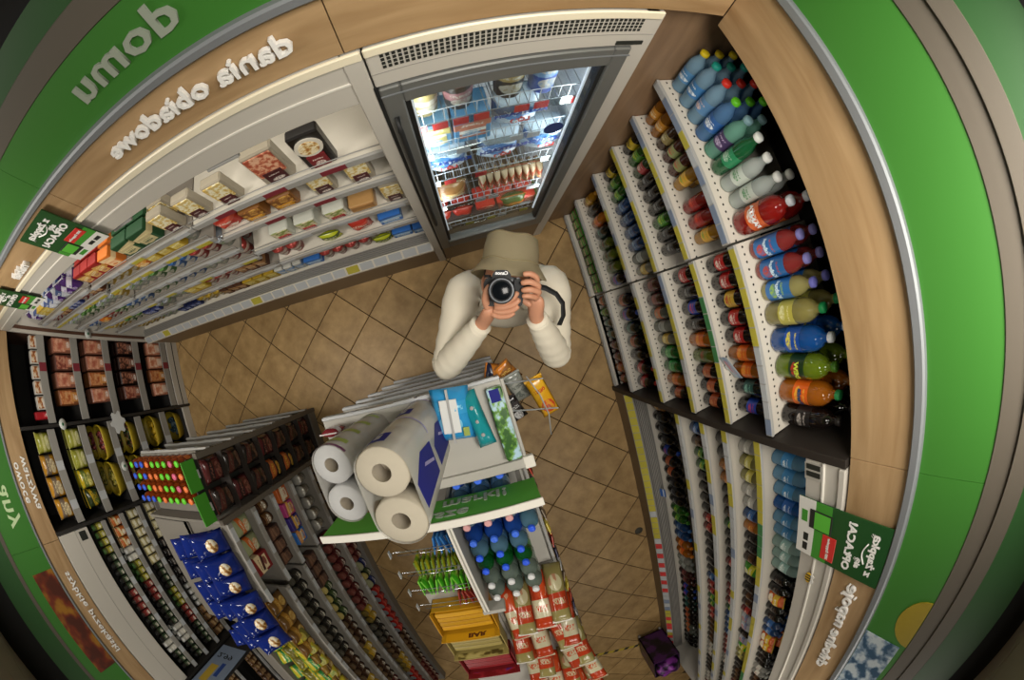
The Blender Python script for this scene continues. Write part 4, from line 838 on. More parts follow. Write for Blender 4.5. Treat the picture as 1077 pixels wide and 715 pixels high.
def vtray(key, desc, food, rim='#b8a02a'):
    w, d, h = 0.26, 0.17, 0.10
    prof = []
    bm = bmesh.new(); n = 28; rings = []
    for (rs, z) in ((0.8, 0), (0.95, h*0.8), (1.0, h), (0.92, h), (0.86, h*0.7)):
        rings.append([bm.verts.new((rs*w/2*math.copysign(abs(math.cos(a))**0.6, math.cos(a)), rs*d/2*math.copysign(abs(math.sin(a))**0.6, math.sin(a)), z)) for a in [2*PI*i/n for i in range(n)]])
    for a, b in zip(rings, rings[1:]):
        for i in range(n): bm.faces.new((a[i], a[(i+1) % n], b[(i+1) % n], b[i]))
    bm.faces.new(rings[0][::-1])
    bsk = finish(bm, 'basket', plastic(rim, 0.4), True)
    bm = bmesh.new(); rn = random.Random(len(desc))
    for i in range(16):
        mx = Matrix.Translation((rn.uniform(-.085, .085), rn.uniform(-.045, .045), rn.uniform(.055, .085))) @ Matrix.Rotation(rn.uniform(0, 3), 4, 'Z') @ Matrix.Diagonal((1.0, 0.55, 0.6, 1))
        bmesh.ops.create_icosphere(bm, subdivisions=1, radius=0.034, matrix=mx)
    con = finish(bm, 'produce', food, True)
    vg[key] = Prod('produce_tray', desc, 'produce tray', w + .006, d, h, [('produce_tray', bsk), ('produce', con)])
vtray('rad', 'yellow rimmed tray of red radishes', blotch('radish', '#4a1a1f', '#7a2a30', '#a85a52', 40)); vtray('cuc', 'yellow rimmed tray of green beans and cucumbers', blotch('cucumber', '#5a5a1f', '#8a8230', '#b8a84a', 40)); vtray('lem', 'tray of yellow lemons', mat('lemon', '#c9a41f', 0.5, noise=0.1)); vtray('plum', 'tray of dark red plums', blotch('plum', '#3a1418', '#6a2224', '#8a3a34', 30)); vtray('herb', 'tray of green herbs and peppers', blotch('herbs', '#1f3a1a', '#3a5a2a', '#8a3a30', 40)); vtray('blue', 'yellow rimmed tray with blue packs', blotch('bluepk', '#2a4a5a', '#6a8a9a', '#8aa0a8', 30))
WV = lambda k: 'on the %s shelf of the vegetable rack' % ['top', 'second', 'third', 'fourth', 'fifth'][k]
rowL(-0.004, ZV[0] + 0.0, [('grn', 1), ('but', 3)], WV(0), vg, 1, stop=-0.615)
rowL(-0.004, ZV[1], [('grn', 2), ('yel', 1), ('drk', 1)], WV(1), vg, 2, stop=-0.615)
rowL(-0.004, ZV[2], [('rad', 1), ('cuc', 1)], WV(2), vg, 2, stop=-0.615)
rowL(-0.004, ZV[3], [('herb', 1), ('plum', 1)], WV(3), vg, 2, stop=-0.615)
rowL(-0.004, ZV[4], [('lem', 1), ('plum', 1)], WV(4), vg, 2, stop=-0.615)
rowL(-0.004, 0.10, [('blue', 2)], 'on the bottom deck of the vegetable rack', vg, 1, XL - 0.06, stop=-0.615)
link('bottom_deck', box(XL - 0.50, -0.61, 0.02, XL - 0.03, -0.01, 0.10, m_darkback), vr)
# spice cooler section with cream canopy
ZS = [1.48, 1.27, 1.06, 0.84, 0.60, 0.36]
sr = leftrack('spice_rack', 'left wall rack of spices and bottled sauces under a cream canopy', -1.95, -0.645, ZS, mat('shelf_grey', '#6f6b66', 0.5), False, railh=0.05, tags='w.')
link('canopy', box(XL - 0.5, -1.95, 1.665, XL + 0.004, -0.645, 1.975, m_cream, 0.004), sr)
link('canopy_seam', box(XL + 0.004, -1.95, 1.80, XL + 0.006, -0.645, 1.804, m_grey), sr)
link('control_panel', box(XL + 0.004, -0.72, 1.70, XL + 0.007, -0.66, 1.77, m_ink), sr)
sp = {}
sp['spy'] = jar('spice_jar', 'small green spice jar with yellow label', '#4a4a22', '#a8a03a', '#3a5a2a', 0.12, 0.024); sp['spr'] = jar('spice_jar', 'small red spice jar', '#5a2420', '#8a3a35', '#2a2220', 0.12, 0.024); sp['spk'] = jar('pepper_jar', 'small black pepper jar', '#221f1a', '#3a4a32', '#1c1c1c', 0.12, 0.024); sp['spw'] = jar('salt_jar', 'small white salt jar', '#a8a69c', '#c9c6bc', '#d8d8d4', 0.12, 0.024)
sp['ora'] = pack('spice_sachet', 'orange spice sachet', 0.075, 0.03, 0.11, '#b0602a', '#d8c08a', '#e8e0d0', 41); sp['gld'] = pack('spice_sachet', 'gold foil spice sachet', 0.07, 0.03, 0.12, '#a89a6a', '#d8d0a8', '#efece0', 42); sp['brn'] = pack('snack_bar_pack', 'brown snack bar pack', 0.075, 0.05, 0.14, '#6a4a2f', '#9a7a52', '#c8b08a', 43); sp['drk'] = pack('coffee_bag', 'black coffee bag', 0.08, 0.05, 0.15, '#1f1c1c', '#4a4540', '#c8c4bc', 44); sp['grey'] = pack('flour_bag', 'grey white paper bag', 0.12, 0.08, 0.17, '#7f7f7c', '#a09f9c', '#b8b6b0', 45); sp['pch'] = pack('coffee_bag', 'brown paper coffee bag', 0.08, 0.06, 0.14, '#5a4030', '#8a6a4a', '#a88a60', 46)
WS = lambda k: 'on the %s shelf of the spice rack' % ['top', 'second', 'third', 'fourth', 'fifth', 'sixth'][k]
rowL(-0.645, ZS[0], [('spy', 4), ('spk', 5), ('spr', 4), ('spk', 4), ('spw', 2), ('spk', 4)], WS(0), sp, 1, stop=-1.95)
rowL(-0.645, ZS[1], [('ora', 3), ('spw', 2), ('spy', 3), ('spr', 3), ('spk', 4), ('spw', 3), ('spk', 4)], WS(1), sp, 2, stop=-1.95)
rowL(-0.645, ZS[2], [('gld', 6), ('spk', 4), ('spy', 3), ('spr', 3), ('spk', 6)], WS(2), sp, 1, stop=-1.95)
rowL(-0.645, ZS[3], [('gld', 4), ('drk', 5), ('spw', 4), ('brn', 4)], WS(3), sp, 1, stop=-1.95)
rowL(-0.645, ZS[4], [('brn', 5), ('pch', 4), ('brn', 3), ('drk', 3)], WS(4), sp, 1, stop=-1.95)
rowL(-0.645, ZS[5], [('grey', 9)], WS(5), sp, 1, stop=-1.95)
rowL(-0.645, 0.02, [('grey', 9)], 'on the floor deck of the spice rack', sp, 1, XL - 0.02, stop=-1.95)
# dark cabinet further along the left wall with a blue price banner
cb = thing('dark_cabinet', 'dark wall cabinet with brown goods beyond the spice rack', 'cabinet')
link('carcass', box(XL - 0.5, -3.4, 0, XL - 0.46, -1.985, 1.98, m_darkback), cb); link('side_panel', box(XL - 0.5, -2.005, 0, XL + 0.30, -1.985, 1.86, m_metal), cb); link('top', box(XL - 0.5, -3.4, 1.84, XL + 0.02, -2.005, 1.975, m_metal), cb)
for k, z in enumerate((0.3, 0.75, 1.15, 1.5)): link('shelf', box(XL - 0.46, -3.4, z - 0.02, XL - 0.02, -2.005, z, m_metal), cb); rail(cb, 'L', -3.39, -2.01, XL - 0.02, z, 0.04, 'w.w', 0.1)
for k, z in enumerate((0.3, 0.75, 1.15, 1.5)): rowL(-2.01, z, [('brn', 6), ('pch', 6), ('drk', 4)], 'on the %s shelf of the dark wall cabinet' % ['lowest', 'second', 'third', 'top'][k], sp, 1, XL - 0.04, stop=-3.35)
bn = thing('price_banner', 'pale blue price banner with yellow patch between spice rack and dark cabinet', 'banner', (XL + 0.03, -1.975, 1.05))
link('sheet', box(0, 0, 0, 0.27, 0.004, 0.66, mat('banner_blue', '#8290a6', 0.5, noise=0.06)), bn); link('yellow_patch', box(0.05, 0.004, 0.30, 0.13, 0.006, 0.56, mat('banner_yellow', '#c0a23a', 0.5)), bn); link('blue_patch', box(0.15, 0.004, 0.25, 0.19, 0.006, 0.45, mat('banner_navy', '#2f4a8f', 0.5)), bn); link('price_lettering', text_mesh('2,99', 0.10, m_ink, 0.0005, 0.001), bn, (0.12, 0.0055, 0.15), (PI/2, 0, PI))
# round tags and the white splash sign on the dividers
def disc(px, y, label):
    p = at(px[0], px[1], 1, y)
    t = thing('round_tag', label, 'sticker', (p.x, y, p.z), 0)
    link('disc', lathe([(0, 0), (0.034, 0), (0.034, 0.003), (0, 0.003)], mat('tag_disc', '#c9ccc6', 0.5), 18), t, None, (PI/2, 0, 0)); link('emblem', lathe([(0, 0.003), (0.010, 0.003), (0.010, 0.0045), (0, 0.0045)], mat('tag_emblem', '#2f6a45', 0.5), 10), t, None, (PI/2, 0, 0))
    s_ = 1
for px, xx, yy, label in (((92.5, 351), XL + 0.022, None, 'white round tag with green emblem on the red brown end panel'), ((66, 446), XL + 0.022, None, 'white round tag with green emblem above the salad bags'), ((131, 490), XL + 0.022, None, 'white round tag on the rail over the plum tray')):
    p = at(px[0], px[1], 0, xx)
    t = thing('round_tag', label, 'sticker', tuple(p), 0)
    link('disc', lathe([(0, 0), (0.036, 0), (0.036, 0.003), (0, 0.003)], mat('tag_disc', '#c9ccc6', 0.5), 18), t, None, (0, PI/2, 0)); link('emblem', lathe([(0, 0.003), (0.011, 0.003), (0.011, 0.0045), (0, 0.0045)], mat('tag_emblem', '#2f6a45', 0.5), 10), t, None, (0, PI/2, 0))
p = at(124, 444, 0, XL + 0.05)
poly = []
for i in range(24):
    a = 2*PI*i/24; r = 0.085 if (i//2) % 2 else 0.062
    poly.append((r*math.cos(a), r*math.sin(a)*1.0))
t = thing('splash_sign', 'white splash shaped sign hung on the divider between meats and vegetables', 'sign', tuple(p), 0)
link('board', prism(poly, 0.0, 0.006, mat('splash_white', '#c4c6c4', 0.4, noise=0.05), 'yz'), t); link('arm', box(-0.035, -0.004, -0.004, 0.0, 0.004, 0.004, m_rail), t)

# ================================================================ GROCERY GONDOLA (dark end stand, blue bags on top)
GX, GS, GW = -1.38, -1.72, -2.04
g2 = thing('grocery_gondola', 'long grocery gondola with brown goods on its shelves and blue bags on top', 'gondola')
m_gsh = mat('gondola_shelf', '#77726a', 0.6); m_gup = mat('gondola_upright', '#77736c', 0.45, metal=0.3)
link('spine', box(GS - 0.015, -3.3, 0, GS + 0.015, -0.56, 1.40, m_gsh), g2)
link('base', box(GW, -3.3, 0, GX, -0.56, 0.10, m_gup, 0.004), g2)
G2M = [(-1.045, -0.575, [1.385, 1.145, 0.93, 0.68, 0.38]), (-3.28, -1.055, [1.20, 0.94, 0.69, 0.36])]
for a, b, zs in G2M:
    for z in zs:
        link('shelf', box(GS + 0.015, a, z - 0.02, GX - 0.012, b, z, m_gsh, 0.002), g2)
        rail(g2, 'L', a, b, GX - 0.012, z, 0.038, 'w.w.ww', 0.09, rm=m_lrail, fillr=0.8)
        link('shelf', box(GW, a, z - 0.02, GS - 0.015, b, z, m_gsh, 0.002), g2)
for yy in (-0.565, -1.05, -2.15, -3.29): link('upright', box(GS - 0.02, yy - 0.012, 0, GS + 0.02, yy + 0.012, 1.40, m_gup), g2)
gr = {}
gr['jar'] = jar('coffee_jar', 'brown instant coffee jar', '#3a2416', '#6a4a2a', '#2a1c14', 0.15, 0.035); gr['choc'] = carton('tea_box', 'dark brown tea box', 0.075, 0.06, 0.14, '#3a2620', '#6a4a3a', '#8a6a52', 51)
gr['car'] = pack('soup_packet', 'clear packet with orange carrot soup picture', 0.11, 0.05, 0.17, '#8a8f6a', '#c0602a', '#c9c0a0', 52); gr['red'] = carton('chocolate_box', 'red and cream chocolate box', 0.11, 0.05, 0.17, '#7a1f22', '#d8c29a', '#3a2420', 53)
gr['pnk'] = carton('soup_box', 'magenta boxed soup with golden dish', 0.09, 0.05, 0.12, '#a83a70', '#d8a84a', '#e0d0b0', 54); gr['vio'] = carton('soup_box', 'violet boxed soup with golden dish', 0.09, 0.05, 0.12, '#3f2f80', '#d8a84a', '#e0d0b0', 55); gr['blu'] = carton('soup_box', 'blue boxed soup with golden dish', 0.09, 0.05, 0.12, '#2a62a8', '#c98a4a', '#e0d0b0', 56); gr['orb'] = carton('soup_box', 'orange boxed soup with white corner', 0.09, 0.05, 0.12, '#b85a25', '#d8cbb0', '#e8dcc0', 57)
gr['mug'] = cup('instant_cup', 'white instant soup cup', '#a8a294', '#8a7a62', '#b8b4aa', 0.09, 0.04); gr['brn'] = jar('sauce_jar', 'dark brown sauce jar', '#2f1f16', '#4a3222', '#5a4630', 0.13, 0.034); gr['mrn'] = jar('beet_jar', 'maroon preserve jar', '#4a1a1c', '#5f2624', '#6a3a32', 0.13, 0.036); gr['yel'] = jar('mustard_jar', 'yellow mustard jar', '#a8842a', '#b89a3a', '#6a5a2a', 0.12, 0.034)
gr['tin'] = can('red_tin', 'red tin can with pale rim', '#9a2420', '#c04a40', 0.10, 0.036, 'tin'); gr['drk'] = jar('olive_jar', 'nearly black olive jar', '#1c1a16', '#2f2c26', '#4a463c', 0.13, 0.036); gr['pas'] = pack('pasta_bag', 'golden brown pasta bag', 0.11, 0.06, 0.17, '#6a4a22', '#a87a32', '#c9a85a', 58); gr['navy'] = jar('blue_tin', 'dark blue round tin', '#1a2040', '#2a3a78', '#8a8a6a', 0.09, 0.05, 'tin'); gr['gtin'] = jar('spread_jar', 'dark green jar with gold lid', '#24301f', '#4a5a32', '#a8985a', 0.11, 0.036)
gr['crd'] = pack('noodle_packet', 'yellow and brown noodle packet', 0.10, 0.05, 0.14, '#8a6a2a', '#5a3a20', '#c9b070', 59)
WG = lambda k, m: 'on the %s shelf of the grocery gondola' % (['top', 'second', 'third', 'fourth', 'fifth'][k] if m == 0 else ['upper far', 'second far', 'third far', 'fourth far'][k])
def rowG(m, k, items, rows=1, gap=0.005):
    a, b, zs = G2M[m]; rowL(b, zs[k], items, WG(k, m), gr, rows, GX - 0.04, gap, stop=a)
rowG(0, 1, [('car', 2), ('red', 1), ('red', 1)]); rowG(0, 2, [('jar', 1), ('jar', 1), ('choc', 4)]); rowG(0, 3, [('orb', 1), ('pnk', 1), ('vio', 1), ('blu', 1), ('mug', 1)]); rowG(0, 4, [('mug', 5)])
rowL(-0.575, 0.10, [('brn', 6)], 'on the base of the grocery gondola', gr, 1, GX - 0.03, stop=-1.04)
rowG(1, 0, [('pas', 4), ('crd', 5), ('pas', 4), ('yel', 5), ('pas', 4)]); rowG(1, 1, [('drk', 9), ('brn', 4), ('yel', 4), ('drk', 6), ('gtin', 5)]); rowG(1, 2, [('choc', 3), ('gtin', 4), ('brn', 4), ('yel', 2), ('brn', 4), ('mrn', 4), ('tin', 4)]); rowG(1, 3, [('mrn', 9), ('yel', 2), ('drk', 3), ('brn', 3), ('yel', 3), ('tin', 4)])
rowL(-1.055, 0.10, [('mrn', 5), ('navy', 1), ('gtin', 1), ('navy', 1), ('tin', 7), ('brn', 6), ('mrn', 6)], 'on the base of the grocery gondola', gr, 1, GX - 0.02, stop=-3.25)
# big bags on top
tops = {}
m_bluebag = pkg('#1d3a9a', '#22409f', '#d8b878', 61, 0.16, 0.8)
tops['blue'] = Prod('pasta_bag', 'large shiny dark blue bag', 'bag', 0.125, 0.07, 0.2, [('pasta_bag', bag(0.125, 0.07, 0.2, mat('blue_foil', '#15266e', 0.12, vary=0.15), 5)), ('picture', lathe([(0, 0), (0.034, 0), (0.034, 0.004), (0, 0.006)], blotch('pasta_picture', '#8a5a22', '#c9a05a', '#efe6d0', 45), 14))])
tops['yg'] = pack('crisps_bag', 'yellow and green crisps bag', 0.12, 0.07, 0.15, '#b8a82a', '#3a8a45', '#e0d98a', 62); tops['ol'] = pack('crisps_bag', 'olive and gold crisps bag', 0.12, 0.07, 0.15, '#6a6426', '#c9b832', '#a89a4a', 63); tops['wr'] = pack('noodle_bag', 'white and red noodle bag', 0.12, 0.07, 0.13, '#c8c2ba', '#b8503a', '#e8e4dc', 64)
def lay(p, loc, rz, pitch, roll, label, group=None):
    """bag lying back: pitch 0 stands, PI/2 lies flat on its back"""
    o = link(p.name, p.parts[0][1], None, loc, None); o.rotation_mode = 'XYZ'; o.rotation_euler = (-pitch, roll, rz); tag(o, label, p.cat, group or 'the same ' + p.name.replace('_', ' ') + 's lying together')
    for nm, me in p.parts[1:]:
        c = link(nm, me, o)
        if nm == 'picture': c.location = (0, -p.d*0.52, p.h*0.5); c.rotation_euler = (PI/2, 0, 0)
    return o
rn = random.Random(3)
for i in range(18):
    c_, r_ = i % 3, i//3
    if r_ == 4 and c_ == 2: continue
    x = -1.425 - 0.092*c_ + rn.uniform(-.006, .006); y = -0.645 - 0.122*r_ - 0.02*c_
    lay(tops['blue'], (x, y, 1.388 + 0.014), 1.62 + rn.uniform(-.22, .22), 0.55 + rn.uniform(-.06, .1), rn.uniform(-.12, .12), 'shiny dark blue pasta bag heaped on top of the grocery gondola', 'blue bags on the gondola top')
for i in range(18):
    x = -1.62 + 0.095*(i % 3) + rn.uniform(-.006, .006); y = -1.36 - 0.128*(i//3) + rn.uniform(-.01, .01); k = ['yg', 'ol', 'yg'][i % 3] if i > 2 else ('wr' if i == 0 else 'ol')
    lay(tops[k], (x, y, 1.235), 1.57 + rn.uniform(-.3, .3), 0.5, rn.uniform(-.2, .2), tops[k].desc + ' heaped on the upper far shelf of the grocery gondola')
link('top_tray', box(GW, -1.25, 1.38, GS + 0.02, -0.575, 1.40, m_gsh), g2)
link('top_tray', box(GW, -3.28, 1.20, GS + 0.02, -1.25, 1.23, m_gsh), g2)
# end stand at the gondola's north end
es = thing('end_stand', 'gondola end stand with stacked white rails and dark packs on its side', 'shelf stand')
link('back', box(GW, -0.56, 0, GX - 0.02, -0.545, 1.42, m_gsh), es); link('base', box(GW, -0.54, 0, GX, -0.22, 0.10, m_gup), es)
for yy in (-0.553, -0.225): link('post', box(GX - 0.02, yy - 0.014, 0, GX + 0.008, yy + 0.014, 1.42, mat('taupe_post', '#5a534a', 0.5)), es)
link('side_screen', box(GX - 0.095, -0.54, 0.10, GX - 0.085, -0.24, 1.42, m_ink), es)
for k, z in enumerate((0.10, 0.35, 0.60, 0.84, 1.07, 1.30)):
    link('shelf', box(GW, -0.54, z - 0.016, GX - 0.10, -0.215, z, m_gsh), es); rail(es, 'N', GW, GX - 0.02, -0.215, z, 0.036, 'w.ww.w', 0.08, fillr=0.9)
dk = {}
dk['a'] = pack('coffee_pack', 'dark brown coffee pack', 0.13, 0.06, 0.155, '#241b18', '#4a2620', '#5a4438', 71); dk['b'] = pack('coffee_pack', 'dark pack with orange corner', 0.13, 0.06, 0.155, '#2a1f1a', '#a8582a', '#c9a23a', 72); dk['c'] = pack('coffee_pack', 'dark red coffee pack', 0.13, 0.06, 0.155, '#4a1c1c', '#2a1a18', '#7a4a40', 73)
for k in range(7):
    z = 0.12 + 0.182*k
    link('side_ledge', box(GX - 0.085, -0.54, z - 0.008, GX - 0.006, -0.24, z, m_dark), es)
    for j, yy in enumerate((-0.315, -0.465)):
        c = 'b' if (k in (2, 3) and j == 1) else ('c' if (k + j) % 3 == 0 else 'a')
        put(dk[c], GX - 0.046, yy, z, PI/2, 'on side ledge %s of the end stand' % ['one', 'two', 'three', 'four', 'five', 'six', 'seven'][k])
for j, yy in enumerate((-0.305, -0.465)):
    t = thing('green_header_card', 'plain green header card over the dark packs of the end stand', 'sign', (GX - 0.02, yy, 1.425), 0, 'green header cards'); link('card', box(-0.003, -0.072, 0, 0.003, 0.072, 0.095, mat('card_green', '#3f8a25', 0.5)), t); link('card_foot', box(-0.01, -0.02, -0.004, 0.01, 0.02, 0.004, m_rail), t)
kb = {k: bottle('kids_drink', 'small orange juice bottle with %s cap' % n, 0.15, 0.026, '#b8521f', '#c8682a', c, third='#d8a050') for k, n, c in (('b', 'blue', '#2f56c8'), ('o', 'orange', '#d8703a'), ('g', 'green', '#5fc02f'), ('p', 'pink', '#c85a78'))}
link('top_tray', box(GW + 0.0, -0.54, 1.30, GX - 0.10, -0.215, 1.312, m_gsh), es)
for i in range(9):
    for j in range(4):
        x = GX - 0.13 - 0.058*i; c = 'bbbooggpo'[8 - i] if (i + j) % 4 else 'g'
        if x < GW + 0.02: continue
        put(kb[c], x, -0.25 - 0.062*j, 1.313, PI/2, 'on top of the end stand')
kc = {c: n for c, n in ()}

# ================================================================ PAPER GONDOLA (toilet paper, water, sweets)
PX0, PX1 = -0.665, 0.02; PT = 1.35
g1 = thing('paper_gondola', 'end stand with toilet paper on top and stacked grey price rails facing the aisle', 'shelf stand')
m_gw = mat('gondola_white', '#aeaba3', 0.5)
link('back', box(PX0, -0.492, 0, PX1, -0.475, PT + 0.015, m_gw, 0.002), g1)
link('back_cap', box(PX0, -0.505, PT + 0.005, PX1 + 0.025, -0.468, PT + 0.022, m_gw, 0.003), g1)
link('corner_cap', box(PX1 - 0.005, -0.51, PT + 0.0, PX1 + 0.035, -0.462, PT + 0.026, m_white, 0.003), g1)
link('base', box(PX0, -0.475, 0, PX1, -0.19, 0.10, m_gup), g1)
for k, z in enumerate((0.10, 0.42, 0.72, 0.93, 1.12, PT)):
    link('shelf', box(PX0, -0.475, z - 0.02, PX1, -0.165, z, m_gw, 0.002), g1); rail(g1, 'N', PX0, PX1, -0.165, z, 0.05, 'w.w' if k < 5 else 'ww.ww', 0.09, rm=mat('silver_rail', '#b2b4b6', 0.35), fillr=0.85)
link('side_strip', box(PX1, -0.475, PT - 0.035, PX1 + 0.012, -0.165, PT + 0.004, m_gw, 0.002), g1)
# toilet paper
m_roll = mat('tissue', '#9f9787', 0.85, noise=0.03, nscale=60); m_rollw = mat('tissue_white', '#a6a6a5', 0.85, noise=0.03, nscale=60); m_core = mat('card_core', '#a79d8c', 0.8); m_film = clear_plastic('film_wrap', '#e2e0da', 0.55, 0.22); m_navy = mat('navy_print', '#23267a', 0.65, spec=0.2); m_lilac = mat('lilac_print', '#8f86b8', 0.35); m_olive = mat('green_print', '#8fa04a', 0.4); m_plum = mat('plum_print', '#6a3560', 0.4)
def tp_roll(r, h, m):
    bm = bmesh.new(); add_lathe(bm, [(r*0.36, h), (r*0.40, h), (r*0.93, h), (r, h*0.96), (r, h*0.04), (r*0.93, 0), (r*0.36, 0)], 28); return finish(bm, 'roll', m, True)
def tp_core(r, h):
    bm = bmesh.new(); add_lathe(bm, [(r*0.35, 0.0), (r*0.36, h*0.995)], 20); add_lathe(bm, [(0, h*0.25), (r*0.36, h*0.25)], 20); return finish(bm, 'core', m_core, True)
def tp_pack(cx, ys, z0, tiers, r, hr, m, label, style):
    t = thing('toilet_paper_pack', label, 'toilet paper', (cx, (ys[0] + ys[1])/2, z0)); dy = (ys[0] - ys[1])/2
    H_ = tiers*hr
    for s_ in (1, -1):
        for k in range(tiers):
            ro = link('roll', tp_roll(r, hr - 0.001, m), t, (0, s_*dy, k*hr)); link('core', tp_core(r, hr - 0.001), ro)
    # wrapper: a stadium shaped sleeve hugging both columns
    n = 12; pts = [(r*1.03*math.cos(a), dy + r*1.03*math.sin(a)) for a in [PI*i/n for i in range(n+1)]] + [(r*1.03*math.cos(a), -dy + r*1.03*math.sin(a)) for a in [PI + PI*i/n for i in range(n+1)]]
    def band(z0_, z1_, k0, k1, m_, nm, off):
        bm = bmesh.new(); c = pts[k0:k1]
        A = [bm.verts.new((x*(1 + off), y + math.copysign(off*r, y), z0_)) for x, y in c]; B_ = [bm.verts.new((x*(1 + off), y + math.copysign(off*r, y), z1_)) for x, y in c]
        for a in range(len(c) - 1): bm.faces.new((A[a], A[a+1], B_[a+1], B_[a]))
        return link(nm, finish(bm, nm, m_, True), t)
    bm = bmesh.new(); A = [bm.verts.new((x, y, 0)) for x, y in pts]; B_ = [bm.verts.new((x, y, H_ + 0.002)) for x, y in pts]; 
    for a in range(len(pts)): bm.faces.new((A[a], A[(a+1) % len(pts)], B_[(a+1) % len(pts)], B_[a]))
    link('film', finish(bm, 'film', m_film, True), t)
    if style == 'navy':
        link('side_print', prism([(-dy*0.9, H_*0.05), (dy*0.7, H_*0.08), (dy*0.9, H_*0.55), (dy*0.2, H_*0.93), (-dy*0.9, H_*0.88)], r*1.035, r*1.045, m_navy, 'yz'), t)
        link('side_swirl', prism([(-dy*0.2, H_*0.12), (-dy*0.05, H_*0.12), (dy*0.35, H_*0.5), (dy*0.25, H_*0.55)], r*1.047, r*1.052, m_lilac, 'yz'), t)
        band(H_*0.60, H_*0.86, 5, 9, m_navy, 'brand_panel', 0.012); band(H_*0.66, H_*0.80, 6, 8, m_rollw, 'brand_plate', 0.02)
        band(0.0, H_*0.04, 0, 13, m_lilac, 'edge_print', 0.012)
    else:
        for k in range(tiers): band(hr*(k + 0.30), hr*(k + 0.55), 3, 10, m_olive, 'swoosh_print', 0.012)
        band(H_ - 0.016, H_ - 0.002, 2, 12, m_plum, 'edge_print', 0.014)
    return t
r1 = 0.0585
tp_pack(-0.276, (-0.222, -0.341), PT, 3, r1, 0.1, m_roll, 'lower toilet paper pack with navy print under its twin on the end stand', 'navy')
tp_pack(-0.276, (-0.222, -0.341), PT + 0.303, 3, r1, 0.1, m_roll, 'upper toilet paper pack with navy print, topmost of the cream stack', 'navy')
tp_pack(-0.462, (-0.226, -0.339), PT, 4, 0.0545, 0.112, m_rollw, 'white toilet paper pack with green swooshes beside the navy printed stack', 'green')
# wipes and packs lying on the top shelf
m_wipe = pkg('#2f8fc8', '#3a9ad0', '#7fc4e0', 81, 0.2)
w1 = one('wet_wipes_pack', bag(0.135, 0.085, 0.185, m_wipe, 11), 'bright blue wet wipes pack with a white flap lying on the paper stand', 'wipes', loc=(-0.118, -0.325, PT + 0.045), rot=(-PI/2, 0, -0.12))
link('flap', box(-0.034, -0.049, 0.035, 0.024, -0.044, 0.150, mat('flap_white', '#d8dad8', 0.4), 0.001), w1); link('tape', box(-0.008, -0.052, 0.0, 0.0, -0.043, 0.185, m_rollw), w1); link('corner_print', box(0.03, -0.047, 0.02, 0.05, -0.040, 0.05, m_olive), w1)
w2 = one('wet_wipes_pack', bag(0.062, 0.07, 0.205, mat('teal_foil', '#1c8a92', 0.2), 12), 'slim teal wet wipes pack lying between blue wipes and leafy pack', 'wipes', loc=(-0.038, -0.375, PT + 0.04), rot=(-PI/2, 0, 0.10))
for k in range(3): link('dot_print', lathe([(0, 0), (0.007, 0), (0.007, 0.001), (0, 0.001)], m_rollw, 8), w2, (0.0, -0.037, 0.05 + 0.05*k), (PI/2, 0, 0))
w3 = one('paper_towel_pack', box(-0.035, -0.135, 0, 0.035, 0.135, 0.10, blotch('meadow_print', '#2f5a22', '#6a9a3a', '#a9c8d8', 26, 0.3), 0.006), 'flat pack printed with green trees and blue sky on the paper stand edge', 'paper pack', loc=(-0.022 + 0.002, -0.318, PT), rot=(0, 0, 0))
w3.location = (-0.010, -0.318, PT); w3.scale = (0.76, 1, 0.5)
w2.location.x = -0.082; w1.location.x = -0.178
link('navy_label', box(-0.025, 0.085, 0.10, 0.020, 0.13, 0.1015, m_navy), w3)
for i, (c, a, x) in enumerate((('#8a2a35', '#c8c0c0', -0.63), ('#3a3a3a', '#b8503a', -0.60), ('#c8c4c0', '#a82a3a', -0.57))):
    p = pack('sponge_packet', ['dark red sponge packet', 'black sponge packet', 'white and red sponge packet'][i] + ' behind the white toilet paper', 0.07, 0.03, 0.10, c, a, '#e8e0d8', 90 + i); put(p, x + 0.02, -0.20 - 0.035*i, PT, PI, '')
# side hook display with hanging packets
hd = thing('hook_bracket', 'wire hook bracket on the side of the paper stand', 'hook rack', (PX1, 0, 0))
link('hook', tubes([[(0.012, -0.20, 1.25), (0.15, -0.222, 1.25), (0.155, -0.222, 1.262)]], 0.003, m_wire), hd); link('hook', tubes([[(0.012, -0.31, 1.25), (0.175, -0.35, 1.25), (0.18, -0.35, 1.262)]], 0.003, m_wire), hd)
link('front_wire', tubes([[(0.095, -0.19, 1.30), (0.125, -0.27, 1.29), (0.14, -0.36, 1.27), (0.13, -0.45, 1.24)]], 0.0028, m_rail), hd); link('bracket', box(0.0, -0.40, 1.235, 0.014, -0.18, 1.265, m_gup), hd)
def hang(desc, c, a, t3, x, y, z, w, h, pitch, rz, seed):
    p = pack('hanging_packet', desc, w, 0.035, h, c, a, t3, seed); o = link(p.name, p.parts[0][1], None, (x, y, z), (-pitch, 0, rz)); tag(o, desc, 'packet', 'packets on the side hooks')
    for nm, me in p.parts[1:]: link(nm, me, o)
hang('navy snack packet with orange patch on the side hooks', '#1f2440', '#c0762a', '#2a2a50', 0.068, -0.185, 1.13, 0.085, 0.11, 1.1, 1.2, 101)
hang('orange snack packet hanging behind the clear pouch', '#c87a25', '#8a5a2a', '#d8b060', 0.085, -0.225, 1.10, 0.08, 0.13, 0.9, 0.5, 102)
hang('clear grey pouch with dark foot on the side hooks', '#8a8f88', '#a9aca4', '#6a706a', 0.10, -0.31, 1.08, 0.075, 0.17, 0.9, 0.25, 103)
hang('black snack packet with white print on the side hooks', '#1c1a1c', '#3a3638', '#c8c8c8', 0.068, -0.385, 1.09, 0.06, 0.14, 1.0, 0.3, 104)
